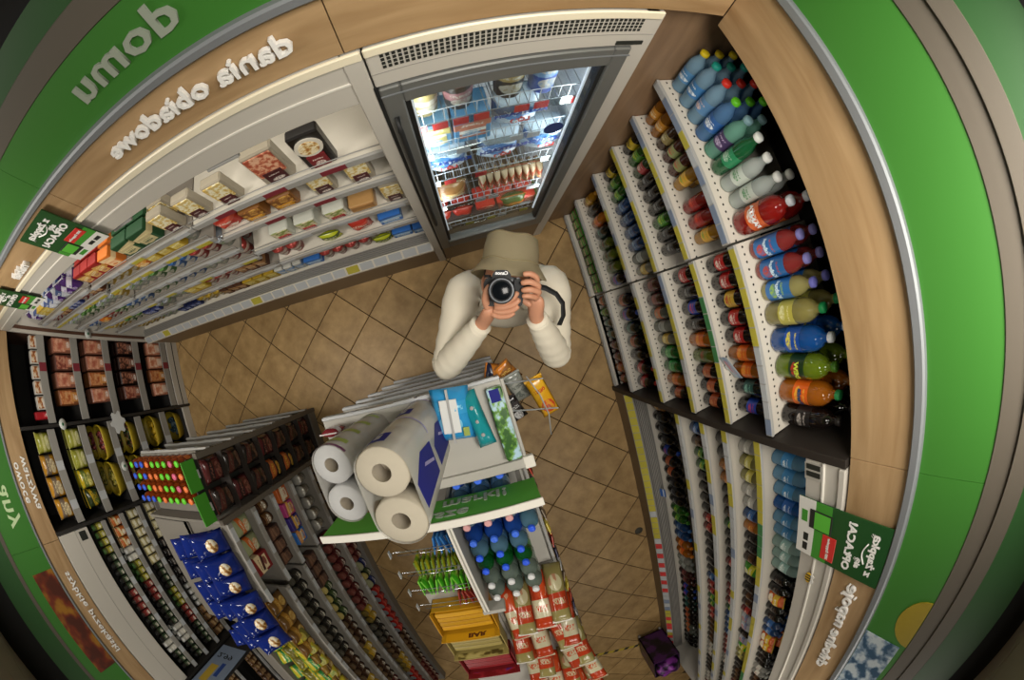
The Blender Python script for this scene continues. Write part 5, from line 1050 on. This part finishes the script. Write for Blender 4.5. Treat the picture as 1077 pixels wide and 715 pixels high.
hang('bright yellow bar packet on the outermost side hook', '#dca21f', '#e0ac2a', '#c03a28', 0.185, -0.385, 1.17, 0.075, 0.185, 1.25, 0.25, 105)
# green header board
hb = thing('header_board', 'green header board with white rim and mirrored grey lettering behind the toilet paper', 'sign', (0, -0.60, 0))
link('board', box(-0.80, -0.008, 1.265, 0.035, 0.006, 1.475, mat('board_green', '#4f9a38', 0.5), 0.002), hb); link('rim', box(-0.805, -0.022, 1.475, 0.04, 0.010, 1.485, m_white, 0.002), hb)
link('lettering', text_mesh('nasze', 0.10, mat('board_letter', '#93a090', 0.5), 0.001, 0.002), hb, mw=frame(FN, (-0.33, 0.008, 1.42))); link('lettering', text_mesh('marki!', 0.10, MATS['board_letter'], 0.001, 0.002), hb, mw=frame(FN, (-0.20, 0.008, 1.325)))
for xx in (-0.75, -0.02): link('post', box(xx - 0.01, -0.03, 0.10 if xx < -0.5 else 0.10, xx + 0.01, -0.010, 1.30, m_gw), hb)
# centre gondola behind
g3 = thing('water_gondola', 'gondola with a cream centre panel, water bottles on one side and hooks opposite', 'gondola')
link('base', box(-0.70, -3.2, 0, 0.02, -0.66, 0.12, m_gup, 0.004), g3)
link('centre_panel', box(-0.362, -1.265, 0.12, -0.345, -0.66, 1.255, m_gw, 0.001), g3); link('centre_panel_edge', boxes([(-0.366, -1.265, 1.255, -0.357, -0.62, 1.262), (-0.350, -1.265, 1.255, -0.341, -0.62, 1.262)], m_white), g3)
link('end_bracket', box(-0.375, -1.285, 1.17, -0.27, -1.262, 1.262, m_gw, 0.002), g3)
link('water_shelf', box(-0.34, -1.262, 0.91, 0.0, -0.51, 0.93, m_gw), g3)
link('centre_panel', box(-0.362, -3.2, 0.12, -0.345, -1.29, 0.98, m_gw), g3)
link('sweet_shelf', box(-0.70, -3.2, 0.965, -0.365, -1.29, 0.985, m_gw), g3); link('crisps_shelf', box(-0.34, -3.2, 0.90, 0.01, -1.29, 0.92, m_gw), g3)
for k, z in enumerate((0.35, 0.62)): link('side_shelf', box(-0.34, -3.2, z, 0.01, -0.66, z + 0.018, m_gw), g3); link('side_shelf', box(-0.70, -3.2, z, -0.365, -1.29, z + 0.018, m_gw), g3)
Wt = {}
Wt['pink'] = B('large_water_bottle', 'clear water bottle with pale pink cap', 0.29, 0.043, '#a9c6d8', '#8fb4cc', '#d8a0a0', True, third='#dfe8ec'); Wt['blue'] = B('large_water_bottle', 'deep blue water bottle with blue cap', 0.29, 0.043, '#2f62c8', '#2a55b0', '#3a6ae0', True, third='#9ab8e0'); Wt['bcap'] = B('large_water_bottle', 'pale blue water bottle with bright blue cap', 0.29, 0.043, '#7fb0c8', '#5a90b8', '#2a5ae8', True, third='#cfe0ea')
Wt['green'] = B('large_water_bottle', 'green water bottle with bright blue cap', 0.28, 0.043, '#1f7a35', '#2a8a45', '#2a5ae8', False, third='#6ab07a'); Wt['white'] = B('large_water_bottle', 'clear greenish water bottle with white cap', 0.29, 0.043, '#9fb0a4', '#8a9c90', '#dedede', True, third='#c8d0c8')
for y, k in ((-0.565, 'blue'), (-0.675, 'bcap'), (-0.775, 'pink'), (-0.865, 'blue'), (-0.955, 'bcap'), (-1.045, 'green'), (-1.135, 'white'), (-1.222, 'white')):
    for j, x in enumerate((-0.292, -0.20, -0.108) if y < -0.6 else (-0.27, -0.18, -0.09)):
        put(Wt[k], x, y, 0.931, random.uniform(0, 6), 'on the water shelf behind the green board')
put(Wt['bcap'], -0.035, -0.86, 0.931, 1, 'on the water shelf behind the green board')
hk = {'b': ('#2f6ab0', '#3a80c0', 'blue'), 'y': ('#a8a82a', '#6a8a22', 'yellow green'), 'g': ('#4fae2a', '#7fcf3a', 'bright green'), 'r': ('#8a2a28', '#a84a3a', 'dark red')}
hr_ = thing('peg_hook_rack', 'four chrome peg hooks on the panel opposite the water bottles', 'hook rack', (0, 0, 0))
m_chrome = mat('chrome', '#c8ccd0', 0.2, metal=0.9)
for i, (y, c) in enumerate(((-0.89, 'b'), (-1.02, 'y'), (-1.145, 'g'), (-1.255, 'r'))):
    link('peg', tubes([[(-0.363, y, 1.13), (-0.69, y, 1.13), (-0.70, y, 1.142)], [(-0.363, y, 1.165), (-0.66, y, 1.165)]], 0.0026, m_chrome), hr_); link('ticket', box(-0.705, y - 0.02, 1.135, -0.702, y + 0.02, 1.16, m_tagw), hr_)
    n = {'b': 5, 'y': 10, 'g': 11, 'r': 5}[c]
    p = pack('hanging_sweets', hk[c][2] + ' sweets packet', 0.10, 0.014, 0.135, hk[c][0], hk[c][1], '#d8d87a' if c in 'yg' else '#c8d0d8', 110 + i)
    for k in range(n): put(p, -0.385 - 0.026*k, y + random.uniform(-.004, .004), 0.985, -PI/2 + random.uniform(-.25, .25), 'on the peg hooks behind the toilet paper')
# sweets boxes and crisps bags
def open_box(label, x, y, z, w, d, h, c, acc, bars, text=None):
    t = thing('display_box', label, 'box', (x, y, z), 0)
    m_ = mat('card_' + c, c, 0.5, noise=0.04)
    link('bottom', box(-w/2, -d/2, 0, w/2, d/2, 0.004, m_), t); link('side', box(-w/2, -d/2, 0, -w/2 + 0.004, d/2, h, m_), t); link('side', box(w/2 - 0.004, -d/2, 0, w/2, d/2, h, m_), t); link('front', box(-w/2, d/2 - 0.004, 0, w/2, d/2, h*0.8, m_), t); link('back', box(-w/2, -d/2, 0, w/2, -d/2 + 0.004, h*1.35, m_), t)
    link('back_print', box(-w*0.42, -d/2 + 0.004, h*0.9, w*0.42, -d/2 + 0.006, h*1.3, acc), t)
    if text: link('lettering', text_mesh(text, h*0.32, mat('choc_letter', '#5a2a18', 0.5), 0.0005, 0.002), t, mw=frame(FN, (w*0.12, -d/2 + 0.0065, h*1.1)))
    for k in range(bars): one('chocolate_bar', box(-w*0.44, -0.016, 0, w*0.44, 0.016, h*0.85, pkg(c, c, '#8a6a2a', 120), 0.004), 'bar standing inside the ' + label.split(' ')[0] + ' display box', 'chocolate bar', 'bars in the ' + label.split(' ')[0] + ' display box', (x, y + d/2 - 0.03 - 0.036*k, z + 0.0045))
open_box('yellow display box of bars with printed front near the peg hooks', -0.52, -1.43, 0.986, 0.31, 0.19, 0.16, '#c8941a', mat('yellow_card_print', '#e0a81c', 0.45), 4, 'BAR')
open_box('cream display box of dark bars beyond the yellow box', -0.535, -1.66, 0.986, 0.31, 0.19, 0.13, '#a8985a', blotch('cream_print', '#5a4a22', '#b8a862', '#d0c280', 12), 4)
open_box('red display box of sweets beyond the cream box', -0.535, -1.90, 0.986, 0.31, 0.2, 0.12, '#8a2228', blotch('red_print', '#8a1f22', '#b8323a', '#4a3a9a', 9), 4)
cr_ = Prod('crisps_bag', 'red and cream crisps bag', 'bag', 0.088, 0.064, 0.26, [('crisps_bag', bag(0.10, 0.07, 0.36, pkg('#b03a1a', '#c8c0a0', '#c44a22', 131, 0.2, 0.6), 21)), ('seal', box(-0.05, -0.003, 0.352, 0.05, 0.003, 0.364, plastic('#b8a88a', 0.3)))])
cg_ = Prod('crisps_bag', 'red crisps bag with olive back', 'bag', 0.088, 0.064, 0.26, [('crisps_bag', bag(0.10, 0.07, 0.36, pkg('#8f8450', '#b03a1c', '#c8bf9a', 132, 0.2, 0.6), 22)), ('seal', box(-0.05, -0.003, 0.352, 0.05, 0.003, 0.364, plastic('#cfcac0', 0.3)))])
for r in range(6):
    for j in range(4):
        p = (cr_, cg_)[(r + j) % 2]
        lay(p, (-0.285 + 0.092*j, -1.33 - 0.25*r + 0.02*j, 0.955), PI + random.uniform(-.2, .2), 0.85, random.uniform(-.05, .05), p.desc + ' leaning beyond the water bottles', 'crisps bags beyond the water bottles')
cs = [('#7a2a25', '#c8503a', 'red'), ('#8a8a86', '#c8c8c4', 'silver'), ('#c9b02a', '#e0d060', 'yellow'), ('#2a2a3a', '#4a4a6a', 'navy'), ('#6a5a4a', '#9a8a72', 'brown')]
for i in range(16):
    c = cs[(i*3) % 5]; p = pack('small_packet', 'small %s packet' % c[2], 0.075, 0.02, 0.11, c[0], c[1], '#d8d0b8', 140 + (i*3) % 5)
    o = put(p, 0.038, -0.70 - 0.092*i, 0.80, PI/2 + random.uniform(-.2, .2), 'hung along the aisle side of the water gondola')
link('packet_strip', box(0.010, -2.2, 0.90, 0.024, -0.66, 0.925, m_rail), g3)
# floor marks and the basket
tp_ = Vector((0.038, -3.528, 0)); tq = Vector((0.80, -3.735, 0)); dv = (tq - tp_); ang = math.atan2(dv.y, dv.x)
tape = one('hazard_tape', box(0, -0.02, 0.0005, dv.length, 0.02, 0.0015, mat('tape_yellow', '#b09a2a', 0.5)), 'yellow and black hazard tape across the floor of the drinks aisle', 'tape', loc=tuple(tp_), rot=(0, 0, ang))
for k in range(7): link('black_stripe', prism([(0.03 + 0.11*k, -0.02), (0.075 + 0.11*k, -0.02), (0.095 + 0.11*k, 0.02), (0.05 + 0.11*k, 0.02)], 0.0015, 0.002, m_ink, 'xy'), tape)
one('floor_spot', lathe([(0, 0.004), (0.03, 0.003), (0.036, 0.0)], mat('spot_dark', '#3a362a', 0.6), 14), 'small dark round pad lying on the tiles by the drinks cooler', 'floor pad', loc=(0.752, -1.968, 0))
bk = thing('shopping_trolley', 'tall dark shopping trolley with purple cloth on top beside the cooler', 'trolley', (0.675, -3.62, 0))
link('frame', boxes([(-0.13, -0.17, 0.06, 0.13, -0.16, 0.52), (-0.13, 0.16, 0.06, 0.13, 0.17, 0.52), (-0.13, -0.17, 0.06, -0.12, 0.17, 0.52), (0.12, -0.17, 0.06, 0.13, 0.17, 0.52), (-0.13, -0.17, 0.06, 0.13, 0.17, 0.07)], blotch('trolley_cloth', '#151216', '#1f1424', '#4a2058', 7)), bk)
for sx, sy in ((-1, -1), (1, -1), (-1, 1), (1, 1)): link('wheel', lathe([(0, -0.01), (0.03, -0.01), (0.03, 0.01), (0, 0.01)], m_rail, 12), bk, (0.11*sx, 0.14*sy, 0.03), (0, PI/2, 0))
bm = bmesh.new(); bmesh.ops.create_icosphere(bm, subdivisions=3, radius=0.15)
for v in bm.verts: v.co = Vector((v.co.x*0.78, v.co.y*1.0, v.co.z*0.6 + 0.53 + 0.02*math.sin(30*v.co.x + 20*v.co.y)))
link('cloth', finish(bm, 'cloth', blotch('purple_cloth', '#1c121f', '#3a1a48', '#8a3a9a', 9), True), bk)

# ================================================================ THE PHOTOGRAPHER
XI, YI, ZI = Vector(RM[0]), Vector(RM[1]), Vector(RM[2])      # right, up and towards the mirror
def skinned(name, chains, m, parent, sub=2, extra=None):
    """chains: lists of (point, radius); equal points are shared; grown with Skin + Subdivision into one mesh"""
    bm = bmesh.new(); lay_ = bm.verts.layers.skin.verify(); seen = {}; first = None
    comps = []
    for ch in chains:
        prev = None
        for p, r in ch:
            p = Vector(p); key = tuple(round(c, 5) for c in p)
            if key in seen: v = seen[key]
            else:
                v = bm.verts.new(p); seen[key] = v; rr = r if isinstance(r, tuple) else (r, r); v[lay_].radius = rr
            if prev is not None and prev is not v and bm.edges.get((prev, v)) is None: bm.edges.new((prev, v))
            prev = v
    bm.verts.index_update(); order = list(bm.verts); todo = set(order)
    for v in order:
        if v not in todo: continue
        todo.discard(v); v[lay_].use_root = True; st = [v]
        while st:
            w = st.pop()
            for e in w.link_edges:
                q_ = e.other_vert(w)
                if q_ in todo: todo.discard(q_); st.append(q_)
    me = bpy.data.meshes.new(name); bm.to_mesh(me); bm.free()
    ob = bpy.data.objects.new(name, me); COL.objects.link(ob)
    md = ob.modifiers.new('s', 'SKIN'); md.use_smooth_shade = True; md.branch_smoothing = 0.4
    ss = ob.modifiers.new('d', 'SUBSURF'); ss.levels = sub; ss.render_levels = sub
    dg = bpy.context.evaluated_depsgraph_get(); out = bpy.data.meshes.new_from_object(ob.evaluated_get(dg))
    bpy.data.objects.remove(ob); bpy.data.meshes.remove(me)
    if extra:
        bm = bmesh.new(); bm.from_mesh(out); extra(bm); bm.to_mesh(out); bm.free()
    out.materials.clear(); out.materials.append(m)
    for p in out.polygons: p.use_smooth = True; p.material_index = 0
    return link(name, out, parent)
m_skin = mat('skin', '#b98468', 0.5, noise=0.05, nscale=14); m_shirt = mat('shirt_cream', '#d0c8b6', 0.85, noise=0.04, nscale=9); m_trouser = mat('trousers', '#2e3138', 0.85); m_hat = mat('hat_khaki', '#b3a686', 0.9, noise=0.05, nscale=25); m_hair = mat('hair', '#2c2018', 0.8)
A = along; mid = lambda a, b, t: a.lerp(b, t)
shL, shR = A(488, 306, 1.40), A(580, 299, 1.40); elL, elR = A(470, 384, 1.40), A(585, 372, 1.40); wrL, wrR = A(509, 338, 1.20), A(563, 332, 1.19)
nb = A(534, 302, 1.40); base = Vector((nb.x, nb.y, 0)); f = Vector((-YI.x, -YI.y, 0)).normalized(); sd = Vector((XI.x, XI.y, 0)).normalized()
head = A(533, 297, 1.285)
ch = Vector((nb.x, nb.y, 1.14)) + f*0.02; wa = Vector((nb.x, nb.y, 0.98)) + f*0.02; pe = Vector((nb.x, nb.y, 0.84)) + f*0.01
hipL, hipR = pe - sd*0.09 - Vector((0, 0, .05)), pe + sd*0.09 - Vector((0, 0, .05))
def leg(h, s_): 
    k = Vector((h.x, h.y, 0.44)) + f*0.03 + sd*0.02*s_; an = Vector((h.x, h.y, 0.085)) + sd*0.03*s_ - f*0.09; toe = an + f*0.13 + Vector((0, 0, -0.045))
    return k, an, toe
kL, aL, tL = leg(hipL, -1); kR, aR, tR = leg(hipR, 1)
person = thing('person', 'person in cream long sleeved shirt and khaki bucket hat holding up a black camera', 'person', (nb.x, nb.y, 0)); pinv = Matrix.Translation((-nb.x, -nb.y, 0))
# hands (pixel guides give direction, distances follow the camera held at arm's length)
hR = [[(wrR, .024), (A(564, 321, 1.155), (.030, .018)), (A(563, 309, 1.13), (.032, .018))],
      [(A(563, 303, 1.12), .013), (A(565, 292, 1.105), .0105), (A(558, 287.5, 1.09), .0095), (A(549.5, 288.5, 1.085), .0075)],
      [(A(563, 307, 1.12), .013), (A(567, 300, 1.10), .0105), (A(557, 296, 1.082), .0095), (A(547, 298, 1.085), .0078)],
      [(A(563, 310, 1.125), .013), (A(567.5, 306.5, 1.105), .0102), (A(557, 304, 1.083), .0092), (A(547.5, 305.5, 1.088), .0075)],
      [(A(562, 314, 1.13), .012), (A(565, 313, 1.115), .0095), (A(556, 311, 1.092), .0085), (A(548.5, 311.5, 1.095), .007)],
      [(A(560, 321, 1.15), .014), (A(553, 318, 1.15), .011), (A(547, 311, 1.15), .009)]]
hL = [[(wrL, .025), (A(513, 331, 1.165), (.030, .020)), (A(519, 322, 1.13), (.033, .020))],
      [(A(520, 320, 1.125), .013), (A(530, 318.5, 1.105), .0105), (A(540, 313.5, 1.095), .0095), (A(545, 306.5, 1.09), .0078)],
      [(A(520, 323, 1.13), .013), (A(530, 323.5, 1.11), .0108), (A(541, 320, 1.10), .0097), (A(547, 314, 1.095), .008)],
      [(A(519, 326, 1.135), .013), (A(528, 328.5, 1.12), .0105), (A(539, 326.5, 1.108), .0095), (A(546, 321.5, 1.10), .0078)],
      [(A(517, 329, 1.14), .012), (A(525, 333, 1.13), .0098), (A(535, 332.5, 1.118), .0087), (A(541.5, 328.5, 1.11), .0072)],
      [(A(514, 325, 1.14), .015), (A(510, 315, 1.115), .012), (A(512, 305, 1.10), .0105), (A(516, 299.5, 1.092), .0085)]]
body_ch = [[(pe, .11), (wa, .10), (ch, (.11, .08)), (nb, .055), (A(533.5, 299, 1.34), .05), (head + ZI*(-0.03), .05)], [(nb, .07), (mid(shL, elL, .12), .026), (elL, .030), (wrL, .024)], [(nb, .07), (mid(shR, elR, .12), .026), (elR, .030), (wrR, .024)], [(pe, .11), (hipL, .078), (kL, .05), (aL, .036), (tL, .03)], [(pe, .11), (hipR, .078), (kR, .05), (aR, .036), (tR, .03)]]
def add_head(bm):
    # head with brow, nose, chin, ears: local x right, y crown, z forwards
    mx = Matrix.Translation(head) @ Matrix((XI, YI, ZI)).transposed().to_4x4()
    g = bmesh.ops.create_icosphere(bm, subdivisions=4, radius=1.0)
    for v in g['verts']:
        x, y, z = v.co; w = 0.074; yy = y*0.112; zz = z*0.095
        if y < 0: w *= 1 + 0.32*y*abs(y); zz += 0.012*max(0, z)*(-y)
        xx = x*w
        if z > 0:
            n_ = math.exp(-((xx/0.011)**2) - (((yy + 0.012)/0.022)**2)); zz += 0.026*n_          # nose
            for s_ in (-1, 1): zz -= 0.010*math.exp(-(((xx - s_*0.030)/0.014)**2) - (((yy - 0.012)/0.010)**2))   # eye sockets
            zz += 0.006*math.exp(-((xx/0.022)**2) - (((yy + 0.052)/0.006)**2)) - 0.004*math.exp(-((xx/0.022)**2) - (((yy + 0.058)/0.003)**2))   # lips
        v.co = mx @ Vector((xx, yy, zz))
    for s_ in (-1, 1):
        bmesh.ops.create_icosphere(bm, subdivisions=2, radius=1.0, matrix=mx @ Matrix.Translation((s_*0.074, -0.005, -0.008)) @ Matrix.Rotation(s_*0.35, 4, 'Y') @ Matrix.Diagonal((0.010, 0.032, 0.019, 1)))
pb = skinned('body', body_ch + hR + hL, m_skin, person, 2, add_head); pb.data.transform(pinv)
def cover(name, chains, m):
    o = skinned(name, chains, m, person, 2); o.data.transform(pinv); return o
cfL, cfR = mid(wrL, elL, 0.10), mid(wrR, elR, 0.10)
def add_limb(bm, pts, rad, seg=18, sub=6, wr=0.0):
    """smooth limb through the points (Catmull-Rom), radii given per point"""
    P4 = [pts[0]] + list(pts) + [pts[-1]]; R4 = [rad[0]] + list(rad) + [rad[-1]]; cs_, rs_ = [], []
    for i in range(1, len(P4) - 2):
        for k in range(sub):
            t = k/sub; p0, p1, p2, p3 = P4[i-1:i+3]; r0, r1_, r2, r3 = R4[i-1:i+3]
            cr = lambda a, b, c, d: 0.5*((2*b) + (c - a)*t + (2*a - 5*b + 4*c - d)*t*t + (3*b - a - 3*c + d)*t**3)
            cs_.append(cr(p0, p1, p2, p3)); rs_.append(cr(r0, r1_, r2, r3))
    cs_.append(pts[-1]); rs_.append(rad[-1]); u = None; rings = []
    for i, p in enumerate(cs_):
        d = (cs_[min(i+1, len(cs_)-1)] - cs_[max(i-1, 0)]).normalized()
        u = (u - d*u.dot(d)).normalized() if u is not None else d.orthogonal().normalized(); w = d.cross(u)
        rings.append([bm.verts.new(p + (u*math.cos(2*PI*k/seg) + w*math.sin(2*PI*k/seg))*rs_[i]*(1 + wr*math.sin(1.9*i + 2*math.cos(2*PI*k/seg)))) for k in range(seg)])
    for A_, B2 in zip(rings, rings[1:]):
        for k in range(seg): bm.faces.new((A_[k], A_[(k+1) % seg], B2[(k+1) % seg], B2[k]))
    bm.faces.new(rings[0][::-1]); bm.faces.new(rings[-1])
def sleeves(bm):
    for sh, el, cf, wr in ((shL, elL, cfL, wrL), (shR, elR, cfR, wrR)):
        root = mid(nb, sh, 0.35) + Vector((0, 0, -.05))
        add_limb(bm, [root, mid(nb, sh, 0.78) + Vector((0, 0, -.03)), mid(sh, el, .06), mid(sh, el, .5), mid(sh, el, .88), el, mid(el, wr, .22), mid(el, wr, .6), cf], [.085, .080, .068, .060, .055, .053, .051, .043, .034], wr=0.035)
def torso(bm, secs, seg=28):
    """elliptical sections (centre, half width, half depth) across the body's own side and front directions"""
    P5 = [secs[0]] + secs + [secs[-1]]; rings = []
    cr = lambda a, b, c, d, t: 0.5*((2*b) + (c - a)*t + (2*a - 5*b + 4*c - d)*t*t + (3*b - a - 3*c + d)*t**3)
    for i in range(1, len(P5) - 2):
        for k in range(6 if i < len(P5) - 3 else 7):
            t = k/6; q4 = P5[i-1:i+3]; c = cr(*[q_[0] for q_ in q4], t); w = cr(*[q_[1] for q_ in q4], t); d = cr(*[q_[2] for q_ in q4], t)
            rings.append([bm.verts.new(c + sd*(w*math.cos(2*PI*j/seg)) + f*(d*math.sin(2*PI*j/seg))*(1 + 0.012*math.sin(3*j + len(rings)))) for j in range(seg)])
    for A_, B2 in zip(rings, rings[1:]):
        for j in range(seg): bm.faces.new((A_[j], A_[(j+1) % seg], B2[(j+1) % seg], B2[j]))
    bm.faces.new(rings[0][::-1]); bm.faces.new(rings[-1])
bm = bmesh.new(); sleeves(bm)
torso(bm, [(pe + Vector((0, 0, -.04)), .165, .118), (wa, .150, .112), (ch, .170, .122), (nb + Vector((0, 0, -.08)), .160, .100), (nb + Vector((0, 0, -.025)), .115, .078), (nb + Vector((0, 0, .02)), .068, .062)])
bmesh.ops.recalc_face_normals(bm, faces=bm.faces[:])
shirt = link('shirt', finish(bm, 'shirt', m_shirt, True), person); shirt.data.transform(pinv)
for cf, el in ((cfL, elL), (cfR, elR)):
    d = (el - cf).normalized(); c0 = Vector((cf.x - nb.x, cf.y - nb.y, cf.z))
    bm = bmesh.new(); add_tube(bm, [c0 - d*0.012, c0 + d*0.004, c0 + d*0.02], 0.0345, 16); link('cuff', finish(bm, 'cuff', m_shirt, True), person)
bm = bmesh.new(); cc = Vector((0, 0, nb.z + 0.035))
add_tube(bm, [cc + (XI*math.cos(a) + YI*math.sin(a))*0.062 for a in [2*PI*i/18 for i in range(19)]], 0.012, 8); link('collar', finish(bm, 'collar', m_shirt, True), person)
cover('trousers', [[(pe + Vector((0, 0, .0)), .105), (hipL, .095), (mid(hipL, kL, .5), .082), (kL, .066), (mid(kL, aL, .9), .056)], [(pe + Vector((0, 0, .0)), .105), (hipR, .095), (mid(hipR, kR, .5), .082), (kR, .066), (mid(kR, aR, .9), .056)]], m_trouser)
for an, to in ((aL, tL), (aR, tR)):
    sh_ = cover('shoe', [[(an - f*0.05 + Vector((0, 0, -.04)), (.040, .042)), (an + f*0.05 + Vector((0, 0, -.043)), (.042, .040)), (to + f*0.05 + Vector((0, 0, -.008)), (.036, .030))]], mat('shoe_dark', '#26221f', 0.6))
# bucket hat: crown points along the image's up direction
hc = A(536.5, 277, 1.265); hy = (YI*0.985 + XI*0.10 - ZI*0.10).normalized(); hz = (ZI - hy*ZI.dot(hy)).normalized(); hx = hy.cross(hz)
hm = Matrix.Translation(hc - Vector((nb.x, nb.y, 0))) @ Matrix((hx, -hz, hy)).transposed().to_4x4()
bm = bmesh.new(); add_lathe(bm, [(0.122, -0.048), (0.124, -0.046), (0.108, -0.022), (0.094, 0.0), (0.0925, 0.004), (0.090, 0.05), (0.084, 0.083), (0.078, 0.090), (0.03, 0.093), (0, 0.093)], 40)
for v in bm.verts:
    a = math.atan2(v.co.y, v.co.x); v.co.z += 0.006*math.sin(2*a + 0.6)*(1 if v.co.z < 0 else 0.4) + 0.003*math.sin(5*a); v.co.y *= 1.10
bmesh.ops.solidify(bm, geom=bm.faces[:], thickness=-0.003)
hat = link('bucket_hat', finish(bm, 'hat', m_hat, True), person, mw=hm)
m_seam = mat('hat_seam', '#8a7d5a', 0.9)
def ring(rr, z, th, seg=40): 
    bm = bmesh.new(); add_tube(bm, [(rr*math.cos(2*PI*i/seg), rr*1.10*math.sin(2*PI*i/seg), z + 0.0024*math.sin(4*PI*i/seg + 0.6) + 0.003*math.sin(10*PI*i/seg)) for i in range(seg + 1)], th, 6); return finish(bm, 'seam', m_seam, True)
link('seam', ring(0.0945, 0.001, 0.0016), hat); link('seam', ring(0.0835, 0.0845, 0.0014), hat)
bm = bmesh.new(); mxh = Matrix.Translation(head - Vector((nb.x, nb.y, 0))) @ Matrix((XI, YI, ZI)).transposed().to_4x4()
bmesh.ops.create_icosphere(bm, subdivisions=3, radius=1.0, matrix=mxh @ Matrix.Translation((0, 0.012, -0.022)) @ Matrix.Diagonal((0.079, 0.108, 0.088, 1)))
link('hair', finish(bm, 'hair', m_hair, True), person)
# ---------------------------------------------------------------- the camera in the hands
m_cam = mat('camera_black', '#17181a', 0.6); m_rub = mat('camera_rubber', '#222325', 0.7); m_lensg = mat('lens_glass', '#0c1014', 0.15, spec=0.25)
oc = A(527.5, 305.5, 1.115); cz = (Vector((0, 0, CAMZ)) - oc).normalized(); cy_ = (YI - cz*YI.dot(cz)).normalized(); cx_ = cy_.cross(cz)
slr = thing('slr_camera', 'black camera with a wide lens held up in both hands', 'camera'); slr.matrix_world = Matrix.Translation(oc) @ Matrix((cx_, cy_, cz)).transposed().to_4x4()
link('camera_body', prism([(-0.048, -0.045), (0.056, -0.045), (0.060, -0.03), (0.060, 0.028), (0.050, 0.036), (0.024, 0.040), (-0.030, 0.040), (-0.046, 0.034), (-0.052, 0.02), (-0.052, -0.03)], -0.055, 0.0, m_cam, 'xy'), slr)
link('grip', prism([(0.036, -0.043), (0.058, -0.043), (0.062, -0.02), (0.062, 0.026), (0.050, 0.034), (0.036, 0.030)], 0.0, 0.018, m_rub, 'xy'), slr)
link('prism_housing', prism([(-0.028, 0.030), (0.028, 0.030), (0.026, 0.046), (0.016, 0.058), (-0.016, 0.058), (-0.026, 0.046)], -0.045, 0.022, m_cam, 'xy'), slr)
link('brand_lettering', text_mesh('Canon', 0.0135, mat('camera_white', '#e6e6e6', 0.4), 0.0003, 0.0005), slr, (0, 0.049, 0.0225))
link('shutter_button', lathe([(0.006, 0), (0.006, 0.004), (0, 0.005)], m_alu, 12), slr, (0.046, 0.033, 0.012), (-PI/2, 0, 0)); link('release_badge', lathe([(0.004, 0), (0.004, 0.001), (0, 0.001)], m_alu, 10), slr, (0.030, 0.030, 0.006))
ln = link('lens', lathe([(0.034, 0.0), (0.035, 0.012), (0.035, 0.03), (0.0365, 0.034), (0.0365, 0.062), (0.034, 0.066), (0.030, 0.066), (0.028, 0.060), (0.0, 0.056)], m_rub, 32), slr)
link('front_ring', lathe([(0.0295, 0.0662), (0.0335, 0.0662)], mat('ring_grey', '#4a4f56', 0.35), 32), ln); link('front_element', lathe([(0.026, 0.0595), (0.018, 0.062), (0.009, 0.0635), (0, 0.064)], m_lensg, 24), ln)
link('focus_ring', lathe([(0.0372, 0.036), (0.0378, 0.044), (0.0372, 0.052)], m_cam, 32), ln); link('mode_dial', lathe([(0.009, 0), (0.009, 0.008), (0, 0.008)], m_cam, 14), slr, (-0.040, 0.038, -0.02), (-PI/2, 0, 0))
sm = slr.matrix_world.inverted()
def strap(pts, w=0.019):
    bm = bmesh.new(); P3 = [sm @ p for p in pts]; prev = None
    for i, p in enumerate(P3):
        d = (P3[min(i+1, len(P3)-1)] - P3[max(i-1, 0)]).normalized(); n_ = Vector((0.35, 0.25, 1)).normalized(); u = d.cross(n_).normalized()*w
        q_ = [bm.verts.new(p + u*k + n_*j) for k, j in ((-1, -.0012), (1, -.0012), (1, .0012), (-1, .0012))]
        if prev:
            for k in range(4): bm.faces.new((prev[k], prev[(k+1) % 4], q_[(k+1) % 4], q_[k]))
        else: bm.faces.new(q_[::-1])
        prev = q_
    bm.faces.new(prev); return finish(bm, 'strap', m_cam, True)
link('strap', strap([A(549, 299, 1.16), A(562, 300, 1.185), A(574, 303, 1.20), A(585, 309, 1.215), A(592, 319, 1.23), A(592.5, 332, 1.25), A(588, 342, 1.27)], 0.0085), slr)

# little bee sticker on the cooler canopy
p = at(850, 607, 0, XB - 0.0135)
bee = thing('bee_sticker', 'small yellow and black bee shaped sticker on the cooler canopy below the poster', 'sticker', (XB - 0.0125, p.y, p.z))
link('body', prism([(0.028*math.cos(2*PI*i/16), 0.018*math.sin(2*PI*i/16)) for i in range(16)], -0.003, 0.0, mat('bee_yellow', '#c9a22a', 0.5), 'yz'), bee)
for k in (-0.014, 0.0, 0.014): link('stripe', box(-0.0036, k - 0.003, -0.015, -0.003, k + 0.003, 0.015, m_ink), bee)
for k in (-1, 1): link('wing', prism([(0.012*k + 0.012*math.cos(2*PI*i/10), 0.022 + 0.012*math.sin(2*PI*i/10)) for i in range(10)], -0.003, 0.0, m_pwhite, 'yz'), bee)
